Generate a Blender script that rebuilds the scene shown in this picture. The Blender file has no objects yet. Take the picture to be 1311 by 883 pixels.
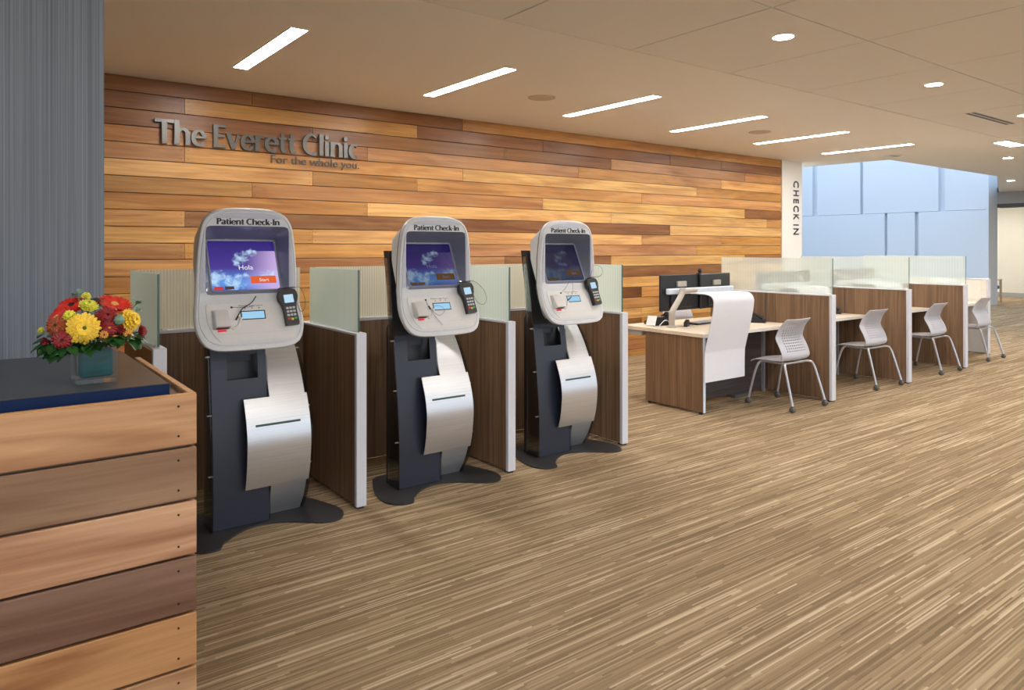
import bpy, bmesh, math, random
from mathutils import Vector, Matrix, Euler
random.seed(7)
PI = math.pi
S = bpy.context.scene
COL = S.collection

# ------------------------------------------------------------------ camera
cam_d = bpy.data.cameras.new('camera'); cam = bpy.data.objects.new('camera', cam_d); COL.objects.link(cam)
cam_d.sensor_width = 36.0; cam_d.lens = 36.0 * 923.0 / 1311.0
cam_d.shift_y = -(441.5 - 318.0) / 1311.0
cam_d.clip_start = 0.05; cam_d.clip_end = 200
cam.location = (0, 0, 1.52)
cam.rotation_euler = (PI/2, 0, -math.atan2(0.6019286, 0.7985499))
S.camera = cam

# ------------------------------------------------------------------ world: pale daylight sky
W = bpy.data.worlds.new('sky'); S.world = W; W.use_nodes = True
wn = W.node_tree; wn.nodes.clear()
o_ = wn.nodes.new('ShaderNodeOutputWorld'); b_ = wn.nodes.new('ShaderNodeBackground')
tc_ = wn.nodes.new('ShaderNodeTexCoord'); sp_ = wn.nodes.new('ShaderNodeSeparateXYZ'); rp_ = wn.nodes.new('ShaderNodeValToRGB')
rp_.color_ramp.elements[0].position = 0.0; rp_.color_ramp.elements[0].color = (.22, .23, .22, 1)
rp_.color_ramp.elements[1].position = 1.0; rp_.color_ramp.elements[1].color = (.58, .76, 1, 1)
e_ = rp_.color_ramp.elements.new(.48); e_.color = (.28, .29, .28, 1)
e_ = rp_.color_ramp.elements.new(.52); e_.color = (.76, .87, 1, 1)
m_ = wn.nodes.new('ShaderNodeMath'); m_.operation = 'MULTIPLY_ADD'; m_.inputs[1].default_value = .5; m_.inputs[2].default_value = .5
wn.links.new(tc_.outputs['Generated'], sp_.inputs[0]); wn.links.new(sp_.outputs[2], m_.inputs[0]); wn.links.new(m_.outputs[0], rp_.inputs[0])
wn.links.new(rp_.outputs[0], b_.inputs[0]); wn.links.new(b_.outputs[0], o_.inputs[0])
b_.inputs[1].default_value = 1.0

STRIP_E = 30.0       # linear ceiling lights
DOWN_E = 235.0        # round downlights
S.view_settings.view_transform = 'Standard'; S.view_settings.look = 'None'
S.view_settings.exposure = 1.24; S.view_settings.gamma = 1.0; S.view_settings.use_curve_mapping = False

# ------------------------------------------------------------------ materials
class N:
    def __init__(s, name):
        s.m = bpy.data.materials.new(name); s.m.use_nodes = True
        s.t = s.m.node_tree; s.p = s.t.nodes['Principled BSDF']; s.out = s.t.nodes['Material Output']
    def n(s, typ, **kw):
        x = s.t.nodes.new(typ)
        for k, v in kw.items(): setattr(x, k, v)
        return x
    def l(s, a, b): s.t.links.new(a, b)
    def coord(s, scale=(1, 1, 1), which='Object', rand=False):
        tc = s.n('ShaderNodeTexCoord'); mp = s.n('ShaderNodeMapping')
        mp.inputs['Scale'].default_value = scale
        s.l(tc.outputs[which], mp.inputs['Vector'])
        if rand:
            oi = s.n('ShaderNodeObjectInfo'); v = s.n('ShaderNodeVectorMath', operation='SCALE')
            cb = s.n('ShaderNodeCombineXYZ'); s.l(oi.outputs['Random'], cb.inputs[0]); s.l(oi.outputs['Random'], cb.inputs[1]); s.l(oi.outputs['Random'], cb.inputs[2])
            v.inputs['Scale'].default_value = 57.0; s.l(cb.outputs[0], v.inputs[0]); s.l(v.outputs[0], mp.inputs['Location'])
        return mp.outputs[0]
    def noise(s, vec, scale, detail=3, rough=.5, dist=0):
        x = s.n('ShaderNodeTexNoise'); x.inputs['Scale'].default_value = scale; x.inputs['Detail'].default_value = detail
        x.inputs['Roughness'].default_value = rough; x.inputs['Distortion'].default_value = dist
        s.l(vec, x.inputs['Vector']); return x.outputs['Fac']
    def ramp(s, fac, stops):
        r = s.n('ShaderNodeValToRGB'); el = r.color_ramp.elements
        while len(el) < len(stops): el.new(.5)
        for e, (p, c) in zip(el, stops):
            e.position = p; e.color = (*c, 1) if len(c) == 3 else c
        s.l(fac, r.inputs[0]); return r.outputs[0]
    def math(s, op, a, b=None):
        x = s.n('ShaderNodeMath', operation=op)
        for i, v in enumerate((a, b)):
            if v is None: continue
            if isinstance(v, (int, float)): x.inputs[i].default_value = v
            else: s.l(v, x.inputs[i])
        return x.outputs[0]
    def mix(s, fac, a, b, mode='MIX'):
        x = s.n('ShaderNodeMix', data_type='RGBA', blend_type=mode)
        for sock, v in ((x.inputs[0], fac), (x.inputs[6], a), (x.inputs[7], b)):
            if isinstance(v, (int, float)): sock.default_value = v
            elif isinstance(v, tuple): sock.default_value = (*v, 1)
            else: s.l(v, sock)
        return x.outputs[2]
    def bump(s, h, strength=.2, dist=.002):
        b = s.n('ShaderNodeBump'); b.inputs['Strength'].default_value = strength; b.inputs['Distance'].default_value = dist
        s.l(h, b.inputs['Height']); s.l(b.outputs[0], s.p.inputs['Normal'])
    def set(s, col=None, rough=.5, metal=0.0, spec=None):
        if col is not None:
            if isinstance(col, tuple): s.p.inputs['Base Color'].default_value = (*col, 1)
            else: s.l(col, s.p.inputs['Base Color'])
        s.p.inputs['Roughness'].default_value = rough; s.p.inputs['Metallic'].default_value = metal
        if spec is not None: s.p.inputs['Specular IOR Level'].default_value = spec
        return s

def plain(name, col, rough=.5, metal=0.0, var=.06, scale=30, spec=None):
    m = N(name); c = m.coord()
    f = m.noise(c, scale, 2)
    lo = tuple(max(0, x*(1-var)) for x in col); hi = tuple(min(1, x*(1+var)) for x in col)
    m.set(m.ramp(f, [(.3, lo), (.7, hi)]), rough, metal, spec)
    return m.m
def emit(name, col, strength):
    m = N(name); e = m.n('ShaderNodeEmission'); e.inputs[0].default_value = (*col, 1); e.inputs[1].default_value = strength
    m.l(e.outputs[0], m.out.inputs[0]); return m.m

M = {}
# cedar boards: colour of each board comes from the object's own colour
def cedar(name, axis_scale, rough, band=.45):
    m = N(name); oi = m.n('ShaderNodeObjectInfo')
    c = m.coord(axis_scale, rand=True)
    g = m.noise(c, 1.0, 6, .6, .6)
    c2 = m.coord((axis_scale[0]*.5, axis_scale[1]*.18, axis_scale[2]*.18), rand=True)
    b = m.noise(c2, 1.0, 3, .5, 1.2)
    base = oi.outputs['Color']
    dark = m.mix(1.0, base, (.56, .42, .34), 'MULTIPLY')
    lite = m.mix(1.0, base, (1.18, 1.18, 1.14), 'MULTIPLY')
    col = m.mix(m.ramp(g, [(.35, (0, 0, 0)), (.72, (1, 1, 1))]), dark, lite)
    col = m.mix(band, col, m.mix(m.ramp(b, [(.38, (0, 0, 0)), (.56, (1, 1, 1))]), dark, lite if band > .5 else base))
    m.set(col, rough, 0, .35); m.bump(g, .06, .002); return m.m
M['cedar'] = cedar('cedar boards', (1.3, 26, 26), .36)
M['cedar2'] = cedar('cedar counter boards', (1.5, 42, 42), .5, .62)
M['backing'] = plain('black backing', (.02, .016, .012), .8)
# zebrano laminate with upright grain
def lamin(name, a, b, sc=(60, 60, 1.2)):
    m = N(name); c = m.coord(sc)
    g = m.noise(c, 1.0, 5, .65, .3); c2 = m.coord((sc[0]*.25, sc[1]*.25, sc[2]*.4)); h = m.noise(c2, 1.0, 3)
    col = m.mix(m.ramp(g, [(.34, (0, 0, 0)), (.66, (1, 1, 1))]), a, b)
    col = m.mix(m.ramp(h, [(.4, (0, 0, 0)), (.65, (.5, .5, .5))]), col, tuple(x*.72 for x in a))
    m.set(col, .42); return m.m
M['lam'] = lamin('brown laminate', (.145, .080, .042), (.33, .20, .115))
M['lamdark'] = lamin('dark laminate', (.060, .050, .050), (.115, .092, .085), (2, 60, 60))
M['white_cap'] = plain('white edge trim', (.67, .68, .73), .4, var=.02)
M['white_lam'] = plain('white laminate', (.80, .77, .70), .45, var=.02)
M['paint_white'] = plain('white wall paint', (.82, .80, .75), .6, var=.02)
M['ceil'] = plain('white ceiling paint', (.86, .84, .81), .8, var=.015, scale=200)
M['tile'] = plain('white ceiling tile', (.82, .80, .77), .85, var=.02, scale=400)
M['daylit_paint'] = plain('daylight-tinted wall paint', (.70, .76, .83), .6, var=.02)  # bluish daylight is partly put into this wall colour
M['cream'] = plain('cream wall', (.84, .80, .66), .6, var=.02)
M['grey_wall'] = plain('grey soffit', (.42, .42, .40), .6, var=.02)
M['dark_trim'] = plain('dark bronze trim', (.09, .085, .075), .5)
m = N('striped wallcovering'); c = m.coord((220, 220, .6)); g = m.noise(c, 1.0, 2, .6)
c2 = m.coord((60, 60, .2)); h = m.noise(c2, 1.0, 2)
col = m.ramp(g, [(.3, (.095, .105, .125)), (.52, (.15, .165, .19)), (.7, (.24, .27, .31))])
col = m.mix(.3, col, m.ramp(h, [(.35, (.09, .10, .125)), (.65, (.22, .25, .28))]))
m.set(col, .55); m.bump(g, .3, .002); M['stripe_wall'] = m.m
# carpet: short coloured dashes running along X
m = N('striped carpet'); tc = m.n('ShaderNodeTexCoord'); sx = m.n('ShaderNodeSeparateXYZ'); m.l(tc.outputs['Object'], sx.inputs[0])
def dashes(w, ln, seed):
    row = m.math('FLOOR', m.math('DIVIDE', sx.outputs[1], w))
    wn1 = m.n('ShaderNodeTexWhiteNoise', noise_dimensions='2D'); cb = m.n('ShaderNodeCombineXYZ'); m.l(row, cb.inputs[0]); cb.inputs[1].default_value = seed
    m.l(cb.outputs[0], wn1.inputs['Vector'])
    seg = m.math('FLOOR', m.math('ADD', m.math('DIVIDE', sx.outputs[0], ln), m.math('MULTIPLY', wn1.outputs['Value'], 40.0)))
    wn2 = m.n('ShaderNodeTexWhiteNoise', noise_dimensions='2D'); cb2 = m.n('ShaderNodeCombineXYZ'); m.l(row, cb2.inputs[0]); m.l(seg, cb2.inputs[1])
    m.l(cb2.outputs[0], wn2.inputs['Vector']); return wn2.outputs['Value']
d1 = dashes(.0075, .50, 1.0); d2 = dashes(.019, .9, 5.0); d3 = dashes(.25, 1.0, 9.0)
f = m.math('ADD', m.math('MULTIPLY', d1, .66), m.math('MULTIPLY', d2, .34))
col = m.ramp(f, [(.14, (.115, .074, .038)), (.38, (.235, .158, .086)), (.58, (.325, .228, .132)), (.76, (.48, .36, .225)), (.92, (.74, .60, .43))])
cN = m.coord((1, 1, 1)); pile = m.noise(cN, 420, 2, .7)
col = m.mix(.35, col, m.ramp(pile, [(.3, (.17, .115, .06)), (.7, (.54, .41, .26))]))
col = m.mix(.10, col, m.ramp(d3, [(0, (.22, .15, .085)), (1, (.48, .36, .22))]))
m.set(col, .95, spec=.1); m.bump(pile, .5, .004); M['carpet'] = m.m
# frosted glass with upright lines
def frost(name, per, lo, hi, tint):
    m = N(name); c = m.coord(); s_ = m.n('ShaderNodeSeparateXYZ'); m.l(c, s_.inputs[0])
    u = m.math('ADD', s_.outputs[0], s_.outputs[1])
    w = m.math('MULTIPLY', m.math('FRACT', m.math('DIVIDE', u, per)), 1.0)
    st = m.math('LESS_THAN', w, .55)
    fac = m.math('ADD', m.math('MULTIPLY', st, hi - lo), lo)
    tr = m.n('ShaderNodeBsdfTransparent'); tr.inputs[0].default_value = (.93, .98, .95, 1)
    df = m.n('ShaderNodeBsdfDiffuse'); df.inputs[0].default_value = (*tint, 1)
    tl = m.n('ShaderNodeBsdfTranslucent'); tl.inputs[0].default_value = (*tint, 1)
    gl = m.n('ShaderNodeBsdfGlossy'); gl.inputs['Roughness'].default_value = .1
    m1 = m.n('ShaderNodeMixShader'); m1.inputs[0].default_value = .45; m.l(df.outputs[0], m1.inputs[1]); m.l(tl.outputs[0], m1.inputs[2])
    m2 = m.n('ShaderNodeMixShader'); m.l(fac, m2.inputs[0]); m.l(tr.outputs[0], m2.inputs[1]); m.l(m1.outputs[0], m2.inputs[2])
    m3 = m.n('ShaderNodeMixShader'); m3.inputs[0].default_value = .04; m.l(m2.outputs[0], m3.inputs[1]); m.l(gl.outputs[0], m3.inputs[2])
    m.l(m3.outputs[0], m.out.inputs[0]); return m.m
M['frost_back'] = frost('frosted glass reeded', .018, .66, .86, (.90, .90, .79))
M['frost_side'] = frost('frosted glass greenish', .013, .70, .88, (.93, 1.0, .94))
M['frost_desk'] = frost('striped frosted desk glass', .034, .0, .58, (.90, .92, .88))
M['glass_edge'] = plain('green glass edge', (.05, .12, .11), .15, spec=.8)
def clearm(name, tint, refl, rough=.03):
    m = N(name); tr = m.n('ShaderNodeBsdfTransparent'); tr.inputs[0].default_value = (*tint, 1)
    gl = m.n('ShaderNodeBsdfGlossy'); gl.inputs['Roughness'].default_value = rough
    lw = m.n('ShaderNodeLayerWeight'); lw.inputs[0].default_value = .35
    fac = m.math('MULTIPLY_ADD', lw.outputs['Fresnel'], refl)
    fac.node.inputs[2].default_value = .004
    mx = m.n('ShaderNodeMixShader'); m.l(fac, mx.inputs[0]); m.l(tr.outputs[0], mx.inputs[1]); m.l(gl.outputs[0], mx.inputs[2])
    m.l(mx.outputs[0], m.out.inputs[0]); return m.m
M['acrylic'] = clearm('clear acrylic', (.90, .93, .93), .6)
M['vase_glass'] = clearm('clear vase glass', (.985, .995, .995), .55)
M['shell'] = plain('light grey plastic', (.66, .665, .68), .34, var=.02)
M['shell_dark'] = plain('grey plastic band', (.50, .52, .60), .4, var=.02)
M['hood'] = plain('glossy grey plastic', (.20, .22, .29), .12, var=.02)
M['frame_grey'] = plain('blue grey screen frame', (.26, .28, .34), .25, var=.02)
M['panel'] = plain('pale keypad plastic', (.72, .70, .675), .45, var=.02)
M['black_metal'] = plain('black powder coat', (.016, .018, .026), .42, var=.1, scale=300)
M['navy_front'] = plain('dark navy powder coat', (.022, .027, .046), .38, var=.1, scale=300)
M['base_metal'] = plain('dark grey base plate', (.035, .034, .036), .45, var=.1, scale=400)
m = N('brushed steel'); c = m.coord((3, 400, 400)); g = m.noise(c, 1, 3)
m.set(m.ramp(g, [(.3, (.56, .57, .59)), (.7, (.68, .69, .71))]), .36, .8); m.bump(g, .03, .001); M['steel'] = m.m
M['green_black'] = plain('dark green slot', (.012, .06, .035), .3)
M['black'] = plain('black plastic', (.014, .014, .016), .4)
M['key'] = plain('grey keys', (.55, .56, .58), .5)
M['ink'] = plain('black print', (.02, .022, .035), .6)
M['sign_metal'] = plain('brushed pewter', (.13, .125, .115), .38, .75, .05, 300)
M['sign_dark'] = plain('dark pewter', (.09, .085, .08), .45, .4)
M['lcd'] = emit('lcd backlight', (.42, .74, 1.0), .36)
M['term_lcd'] = emit('terminal screen', (.55, .80, 1.0), .38)
M['red_glow'] = emit('red scanner glow', (1.0, .05, .08), .32)
M['white_text'] = emit('white screen text', (.9, .93, 1), .40)
M['dim_text'] = emit('dim screen text', (.35, .40, .75), .14)
M['orange_btn'] = emit('orange screen button', (.90, .15, .045), .36)
M['brown_btn'] = emit('dim brown screen button', (.16, .085, .035), .26)
M['red_btn'] = emit('red screen button', (.85, .06, .05), .33)
M['keyred'] = plain('red key', (.7, .05, .05), .5); M['keygreen'] = plain('green key', (.03, .45, .12), .5); M['keyyellow'] = plain('yellow key', (.75, .6, .05), .5)
def screen(name, gain, sat, haze):
    m = N(name); c = m.coord(); s_ = m.n('ShaderNodeSeparateXYZ'); m.l(c, s_.inputs[0])
    cl = m.math('MULTIPLY', m.math('SUBTRACT', m.noise(m.coord((34, 1, 40)), 1.0, 8, .72, .4), .5), 3.4)
    best = None
    for bx, bz, br in ((-.01, 1.455, .050), (-.035, 1.430, .030), (.040, 1.485, .030), (.065, 1.49, .02), (-.150, 1.352, .055), (-.095, 1.340, .045), (-.040, 1.352, .030), (.0, 1.362, .022), (-.17, 1.33, .05), (-.06, 1.315, .06), (.11, 1.35, .045), (.15, 1.365, .04), (.07, 1.335, .03)):
        dx = m.math('DIVIDE', m.math('SUBTRACT', s_.outputs[0], bx), br); dz = m.math('DIVIDE', m.math('SUBTRACT', s_.outputs[2], bz), br*.75)
        v = m.math('SUBTRACT', 1.0, m.math('SQRT', m.math('ADD', m.math('MULTIPLY', dx, dx), m.math('MULTIPLY', dz, dz))))
        best = v if best is None else m.math('MAXIMUM', best, v)
    cloud = m.ramp(m.math('ADD', best, cl), [(.12, (0, 0, 0)), (.55, (.55, .55, .55)), (.95, (1, 1, 1))])
    zn = m.math('MULTIPLY', m.math('SUBTRACT', s_.outputs[2], 1.28), 3.7)
    sky = m.ramp(zn, [(0, (.02, .10, .52)), (.12, (.10, .32, .78)), (.22, (.10, .25, .70)), (.45, (.07, .045, .30)), (1, (.028, .012, .17))])
    pk = m.ramp(m.math('ADD', m.math('MULTIPLY', s_.outputs[0], 4.2), m.math('MULTIPLY', m.math('SUBTRACT', 1.43, s_.outputs[2]), 1.0)), [(.0, (0, 0, 0)), (.72, (.9, .9, .9))])
    inside = m.math('LESS_THAN', s_.outputs[2], 1.493)
    col = m.mix(m.math('MULTIPLY', m.math('MULTIPLY', pk, inside), haze), sky, (.62, .45, .80))
    col = m.mix(m.math('MULTIPLY', cloud, .85), col, (.55, .78, 1.0))
    col = m.mix(1 - sat, col, (.05, .055, .09))
    e = m.n('ShaderNodeEmission'); m.l(col, e.inputs[0]); e.inputs[1].default_value = gain
    gl = m.n('ShaderNodeBsdfGlossy'); gl.inputs['Roughness'].default_value = .12; gl.inputs[0].default_value = (.04, .04, .04, 1)
    ad = m.n('ShaderNodeAddShader'); m.l(e.outputs[0], ad.inputs[0]); m.l(gl.outputs[0], ad.inputs[1]); m.l(ad.outputs[0], m.out.inputs[0]); return m.m
M['screen1'] = screen('bright sky screen', .42, 1.0, 1.0); M['screen2'] = screen('off-axis sky screen', .16, 1.0, .25); M['screen3'] = screen('off-axis dark screen', .12, .35, .2)  # second and third: dimness of off-axis viewing put into the colour
M['chair'] = plain('pale grey chair plastic', (.54, .54, .56), .45, var=.02)
# perforated backrest
m = N('perforated chair plastic'); c = m.coord(); s_ = m.n('ShaderNodeSeparateXYZ'); m.l(c, s_.inputs[0])
per = .024
fx = m.math('ABSOLUTE', m.math('SUBTRACT', m.math('FRACT', m.math('DIVIDE', s_.outputs[0], per*1.3)), .5))
fz = m.math('ABSOLUTE', m.math('SUBTRACT', m.math('FRACT', m.math('DIVIDE', s_.outputs[2], per)), .5))
hole = m.math('MULTIPLY', m.math('LESS_THAN', fx, .24), m.math('LESS_THAN', fz, .22))
hole = m.math('MULTIPLY', hole, m.math('LESS_THAN', m.math('ABSOLUTE', s_.outputs[0]), .165))
hole = m.math('MULTIPLY', hole, m.math('LESS_THAN', m.math('ABSOLUTE', m.math('SUBTRACT', s_.outputs[2], .675)), .145))
m.set((.54, .54, .58), .45); m.l(m.math('SUBTRACT', 1.0, hole), m.p.inputs['Alpha']); M['chair_perf'] = m.m
M['leg_metal'] = plain('silver leg paint', (.52, .53, .56), .32, .5)
M['caster'] = plain('grey caster rubber', (.10, .092, .085), .6)
M['desk_top'] = plain('pale maple laminate', (.74, .64, .50), .4, var=.05, scale=8)
M['screen_white'] = plain('white moulded screen', (.75, .76, .81), .4, var=.01)
M['metal_arm'] = plain('warm grey arm metal', (.50, .46, .40), .4, .3)
M['beam'] = plain('silver beam', (.70, .78, .92), .35, .1)
M['slab'] = plain('dark charcoal worktop', (.045, .045, .048), .28, var=.15, scale=60)
M['slab_edge'] = plain('navy worktop edge', (.006, .018, .065), .5, var=.1, spec=.15)
M['orange_wood'] = plain('cedar edge', (.62, .33, .13), .5, var=.15, scale=40)
M['ledge'] = plain('brown ledge', (.16, .11, .075), .5)
M['screw'] = plain('dark screw', (.015, .013, .012), .4, .3)
M['strip'] = emit('linear lamp', (1.0, .965, .93), STRIP_E)
M['lamp'] = emit('downlight lamp', (1.0, .955, .91), DOWN_E)
M['trimring'] = plain('white lamp trim', (.8, .77, .73), .5)
M['speaker'] = plain('beige speaker grille', (.56, .49, .41), .7, var=.04, scale=300)
M['liner'] = lamin('teal leaf lining', (.001, .060, .072), (.004, .125, .14), (20, 20, 90))
M['liner'].node_tree.nodes['Principled BSDF'].inputs['Specular IOR Level'].default_value = .1
M['leaf'] = plain('dark green leaf', (.018, .075, .014), .3, var=.4, scale=60)
M['leaf_lt'] = plain('grey green leaf', (.16, .27, .19), .5, var=.2, scale=60)
M['stem'] = plain('green stem', (.10, .18, .05), .5)
M['petal_yellow'] = plain('yellow petals', (.86, .55, .03), .5, var=.12, scale=80)
M['petal_lemon'] = plain('lemon petals', (.72, .66, .05), .5, var=.15, scale=80)
M['petal_red'] = plain('scarlet petals', (.62, .025, .012), .45, var=.25, scale=80)
M['petal_dark'] = plain('dark red petals', (.26, .008, .010), .45, var=.3, scale=80)
M['petal_rust'] = plain('rust petals', (.30, .055, .010), .5, var=.3, scale=80)
M['disc_green'] = plain('lime flower centre', (.30, .45, .05), .6)
M['disc_orange'] = plain('orange flower centre', (.72, .34, .08), .6)
M['disc_dark'] = plain('dark flower centre', (.05, .015, .008), .6)
M['oak'] = plain('pale oak', (.60, .48, .34), .5); M['blue_seat'] = plain('blue seat fabric', (.05, .10, .26), .8)
M['paper'] = plain('white paper', (.8, .8, .8), .7)

# ------------------------------------------------------------------ mesh helpers
def add_box(bm, x0, x1, y0, y1, z0, z1, bev=0.0, mat=None):
    vs = [bm.verts.new(p) for p in ((x0, y0, z0), (x1, y0, z0), (x1, y1, z0), (x0, y1, z0), (x0, y0, z1), (x1, y0, z1), (x1, y1, z1), (x0, y1, z1))]
    fs = [bm.faces.new([vs[i] for i in q]) for q in ((3, 2, 1, 0), (4, 5, 6, 7), (0, 1, 5, 4), (1, 2, 6, 5), (2, 3, 7, 6), (3, 0, 4, 7))]
    if bev: bmesh.ops.bevel(bm, geom=list({e for f in fs for e in f.edges}), offset=bev, segments=1, affect='EDGES')
    if mat: bmesh.ops.transform(bm, matrix=mat, verts=vs)
    return vs
def box(*a, bev=0.0):
    bm = bmesh.new(); add_box(bm, *a, bev=bev); return bm
def add_prism(bm, pts, a0, a1, axis='z', bevel=0.0):
    """pts: closed 2-D outline. axis z: (x,y) outline; axis x: (y,z) outline; axis y: (x,z) outline"""
    def P(p, a): return (p[0], p[1], a) if axis == 'z' else ((a, p[0], p[1]) if axis == 'x' else (p[0], a, p[1]))
    v0 = [bm.verts.new(P(p, a0)) for p in pts]; v1 = [bm.verts.new(P(p, a1)) for p in pts]
    n = len(pts); fs = [bm.faces.new(v0[::-1]), bm.faces.new(v1)]
    for i in range(n): fs.append(bm.faces.new((v0[i], v0[(i+1) % n], v1[(i+1) % n], v1[i])))
    return fs
def prism(*a, **k):
    bm = bmesh.new(); add_prism(bm, *a, **k); return bm
def add_tube(bm, pts, r, seg=8, cap=True):
    pts = [Vector(p) for p in pts]; rs = r if isinstance(r, (list, tuple)) else [r]*len(pts)
    rings = []; up = None
    for i, p in enumerate(pts):
        t = (pts[min(i+1, len(pts)-1)] - pts[max(i-1, 0)]).normalized()
        if up is None: up = t.orthogonal().normalized()
        up = (up - t*up.dot(t)).normalized(); s = t.cross(up)
        rings.append([bm.verts.new(p + rs[i]*(math.cos(2*PI*k/seg)*up + math.sin(2*PI*k/seg)*s)) for k in range(seg)])
    for a, b in zip(rings, rings[1:]):
        for k in range(seg): bm.faces.new((a[k], a[(k+1) % seg], b[(k+1) % seg], b[k]))
    if cap: bm.faces.new(rings[0][::-1]); bm.faces.new(rings[-1])
def tube(*a, **k):
    bm = bmesh.new(); add_tube(bm, *a, **k); return bm
def add_lathe(bm, prof, seg=24, mat=None, cap=True):
    rings = []
    for r, z in prof:
        rings.append([bm.verts.new((r*math.cos(2*PI*k/seg), r*math.sin(2*PI*k/seg), z)) for k in range(seg)])
    for a, b in zip(rings, rings[1:]):
        for k in range(seg): bm.faces.new((a[k], a[(k+1) % seg], b[(k+1) % seg], b[k]))
    if cap: bm.faces.new(rings[0][::-1]); bm.faces.new(rings[-1])
    if mat: bmesh.ops.transform(bm, matrix=mat, verts=[v for r in rings for v in r])
def lathe(*a, **k):
    bm = bmesh.new(); add_lathe(bm, *a, **k); return bm
def catmull(pts, n=6, closed=False):
    out = []; m = len(pts); rng = range(m if closed else m-1)
    for i in rng:
        if closed: p = [pts[(i+k-1) % m] for k in range(4)]
        else: p = [pts[max(i-1, 0)], pts[i], pts[i+1], pts[min(i+2, m-1)]]
        for k in range(n):
            t = k/n
            out.append(tuple(.5*((2*b) + (-a+c)*t + (2*a-5*b+4*c-d)*t*t + (-a+3*b-3*c+d)*t**3) for a, b, c, d in zip(*p)))
    if not closed: out.append(tuple(pts[-1]))
    return out
def add_sheet(bm, prof, x0, x1, th, nx=1, offs=None):
    """sheet whose section is the (y,z) polyline prof, swept from x0 to x1, th thick to the +normal side"""
    n = len(prof); off = []
    for i in range(n):
        a = prof[max(i-1, 0)]; b = prof[min(i+1, n-1)]; d = (b[0]-a[0], b[1]-a[1]); L = math.hypot(*d) or 1
        off.append((prof[i][0] + d[1]/L*th, prof[i][1] - d[0]/L*th))
    xs = [x0 + (x1-x0)*k/nx for k in range(nx+1)]
    g0 = [[bm.verts.new((x, p[0], p[1])) for p in prof] for x in xs]
    g1 = [[bm.verts.new((x, p[0], p[1])) for p in off] for x in xs]
    for k in range(nx):
        for i in range(n-1):
            bm.faces.new((g0[k][i], g0[k+1][i], g0[k+1][i+1], g0[k][i+1])); bm.faces.new((g1[k][i], g1[k][i+1], g1[k+1][i+1], g1[k+1][i]))
        for i in (0, n-1): bm.faces.new((g0[k][i], g1[k][i], g1[k+1][i], g0[k+1][i]))
    for k in (0, nx):
        for i in range(n-1): bm.faces.new((g0[k][i], g0[k][i+1], g1[k][i+1], g1[k][i]))
def obj(name, bm, mat, parent=None, smooth=False, loc=None):
    if isinstance(bm, bmesh.types.BMesh):
        bmesh.ops.recalc_face_normals(bm, faces=bm.faces)
        me = bpy.data.meshes.new(name); bm.to_mesh(me); bm.free()
        me.materials.append(M[mat] if isinstance(mat, str) else mat)
        if smooth:
            for p in me.polygons: p.use_smooth = True
            try: me.set_sharp_from_angle(angle=math.radians(38))
            except Exception: pass
    else: me = bm
    o = bpy.data.objects.new(name, me); COL.objects.link(o)
    if parent: o.parent = parent
    if loc: o.location = loc
    return o
def tag(o, label, cat, group=None):
    o['label'] = label; o['category'] = cat
    if group: o['group'] = group
    return o
def thing(name, label, cat, loc=(0, 0, 0), rz=0, group=None):
    o = bpy.data.objects.new(name, None); COL.objects.link(o); o.empty_display_size = .1
    o.location = loc; o.rotation_euler = (0, 0, rz); return tag(o, label, cat, group)
def struct(name, bm, mat, label=None, parent=None):
    o = obj(name, bm, mat, parent); o['kind'] = 'structure'
    if label: o['label'] = label
    return o
def kids(o): return [c for c in COL.objects if c.parent == o]
def copy_tree(o, parent=None):
    c = o.copy(); COL.objects.link(c)
    if parent: c.parent = parent
    for ch in list(o.children): copy_tree(ch, c)
    return c
# text lying in the XZ plane, facing -Y
def text_mesh(s, cap, ext, width=None, bold=0.0):
    cu = bpy.data.curves.new('lettering', 'FONT'); cu.body = s; cu.size = cap/.73; cu.extrude = ext/2; cu.offset = bold; cu.resolution_u = 3
    to = bpy.data.objects.new('lettering', cu); COL.objects.link(to); bpy.context.view_layer.update()
    me = bpy.data.meshes.new_from_object(to.evaluated_get(bpy.context.evaluated_depsgraph_get()))
    bpy.data.objects.remove(to); bpy.data.curves.remove(cu)
    xs = [v.co.x for v in me.vertices]; k = (width/(max(xs)-min(xs))) if width else 1; x0 = min(xs)
    for v in me.vertices:
        x, y, z = v.co; v.co = ((x-x0)*k, -z, y)
    me.flip_normals() if False else None
    return me
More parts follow.
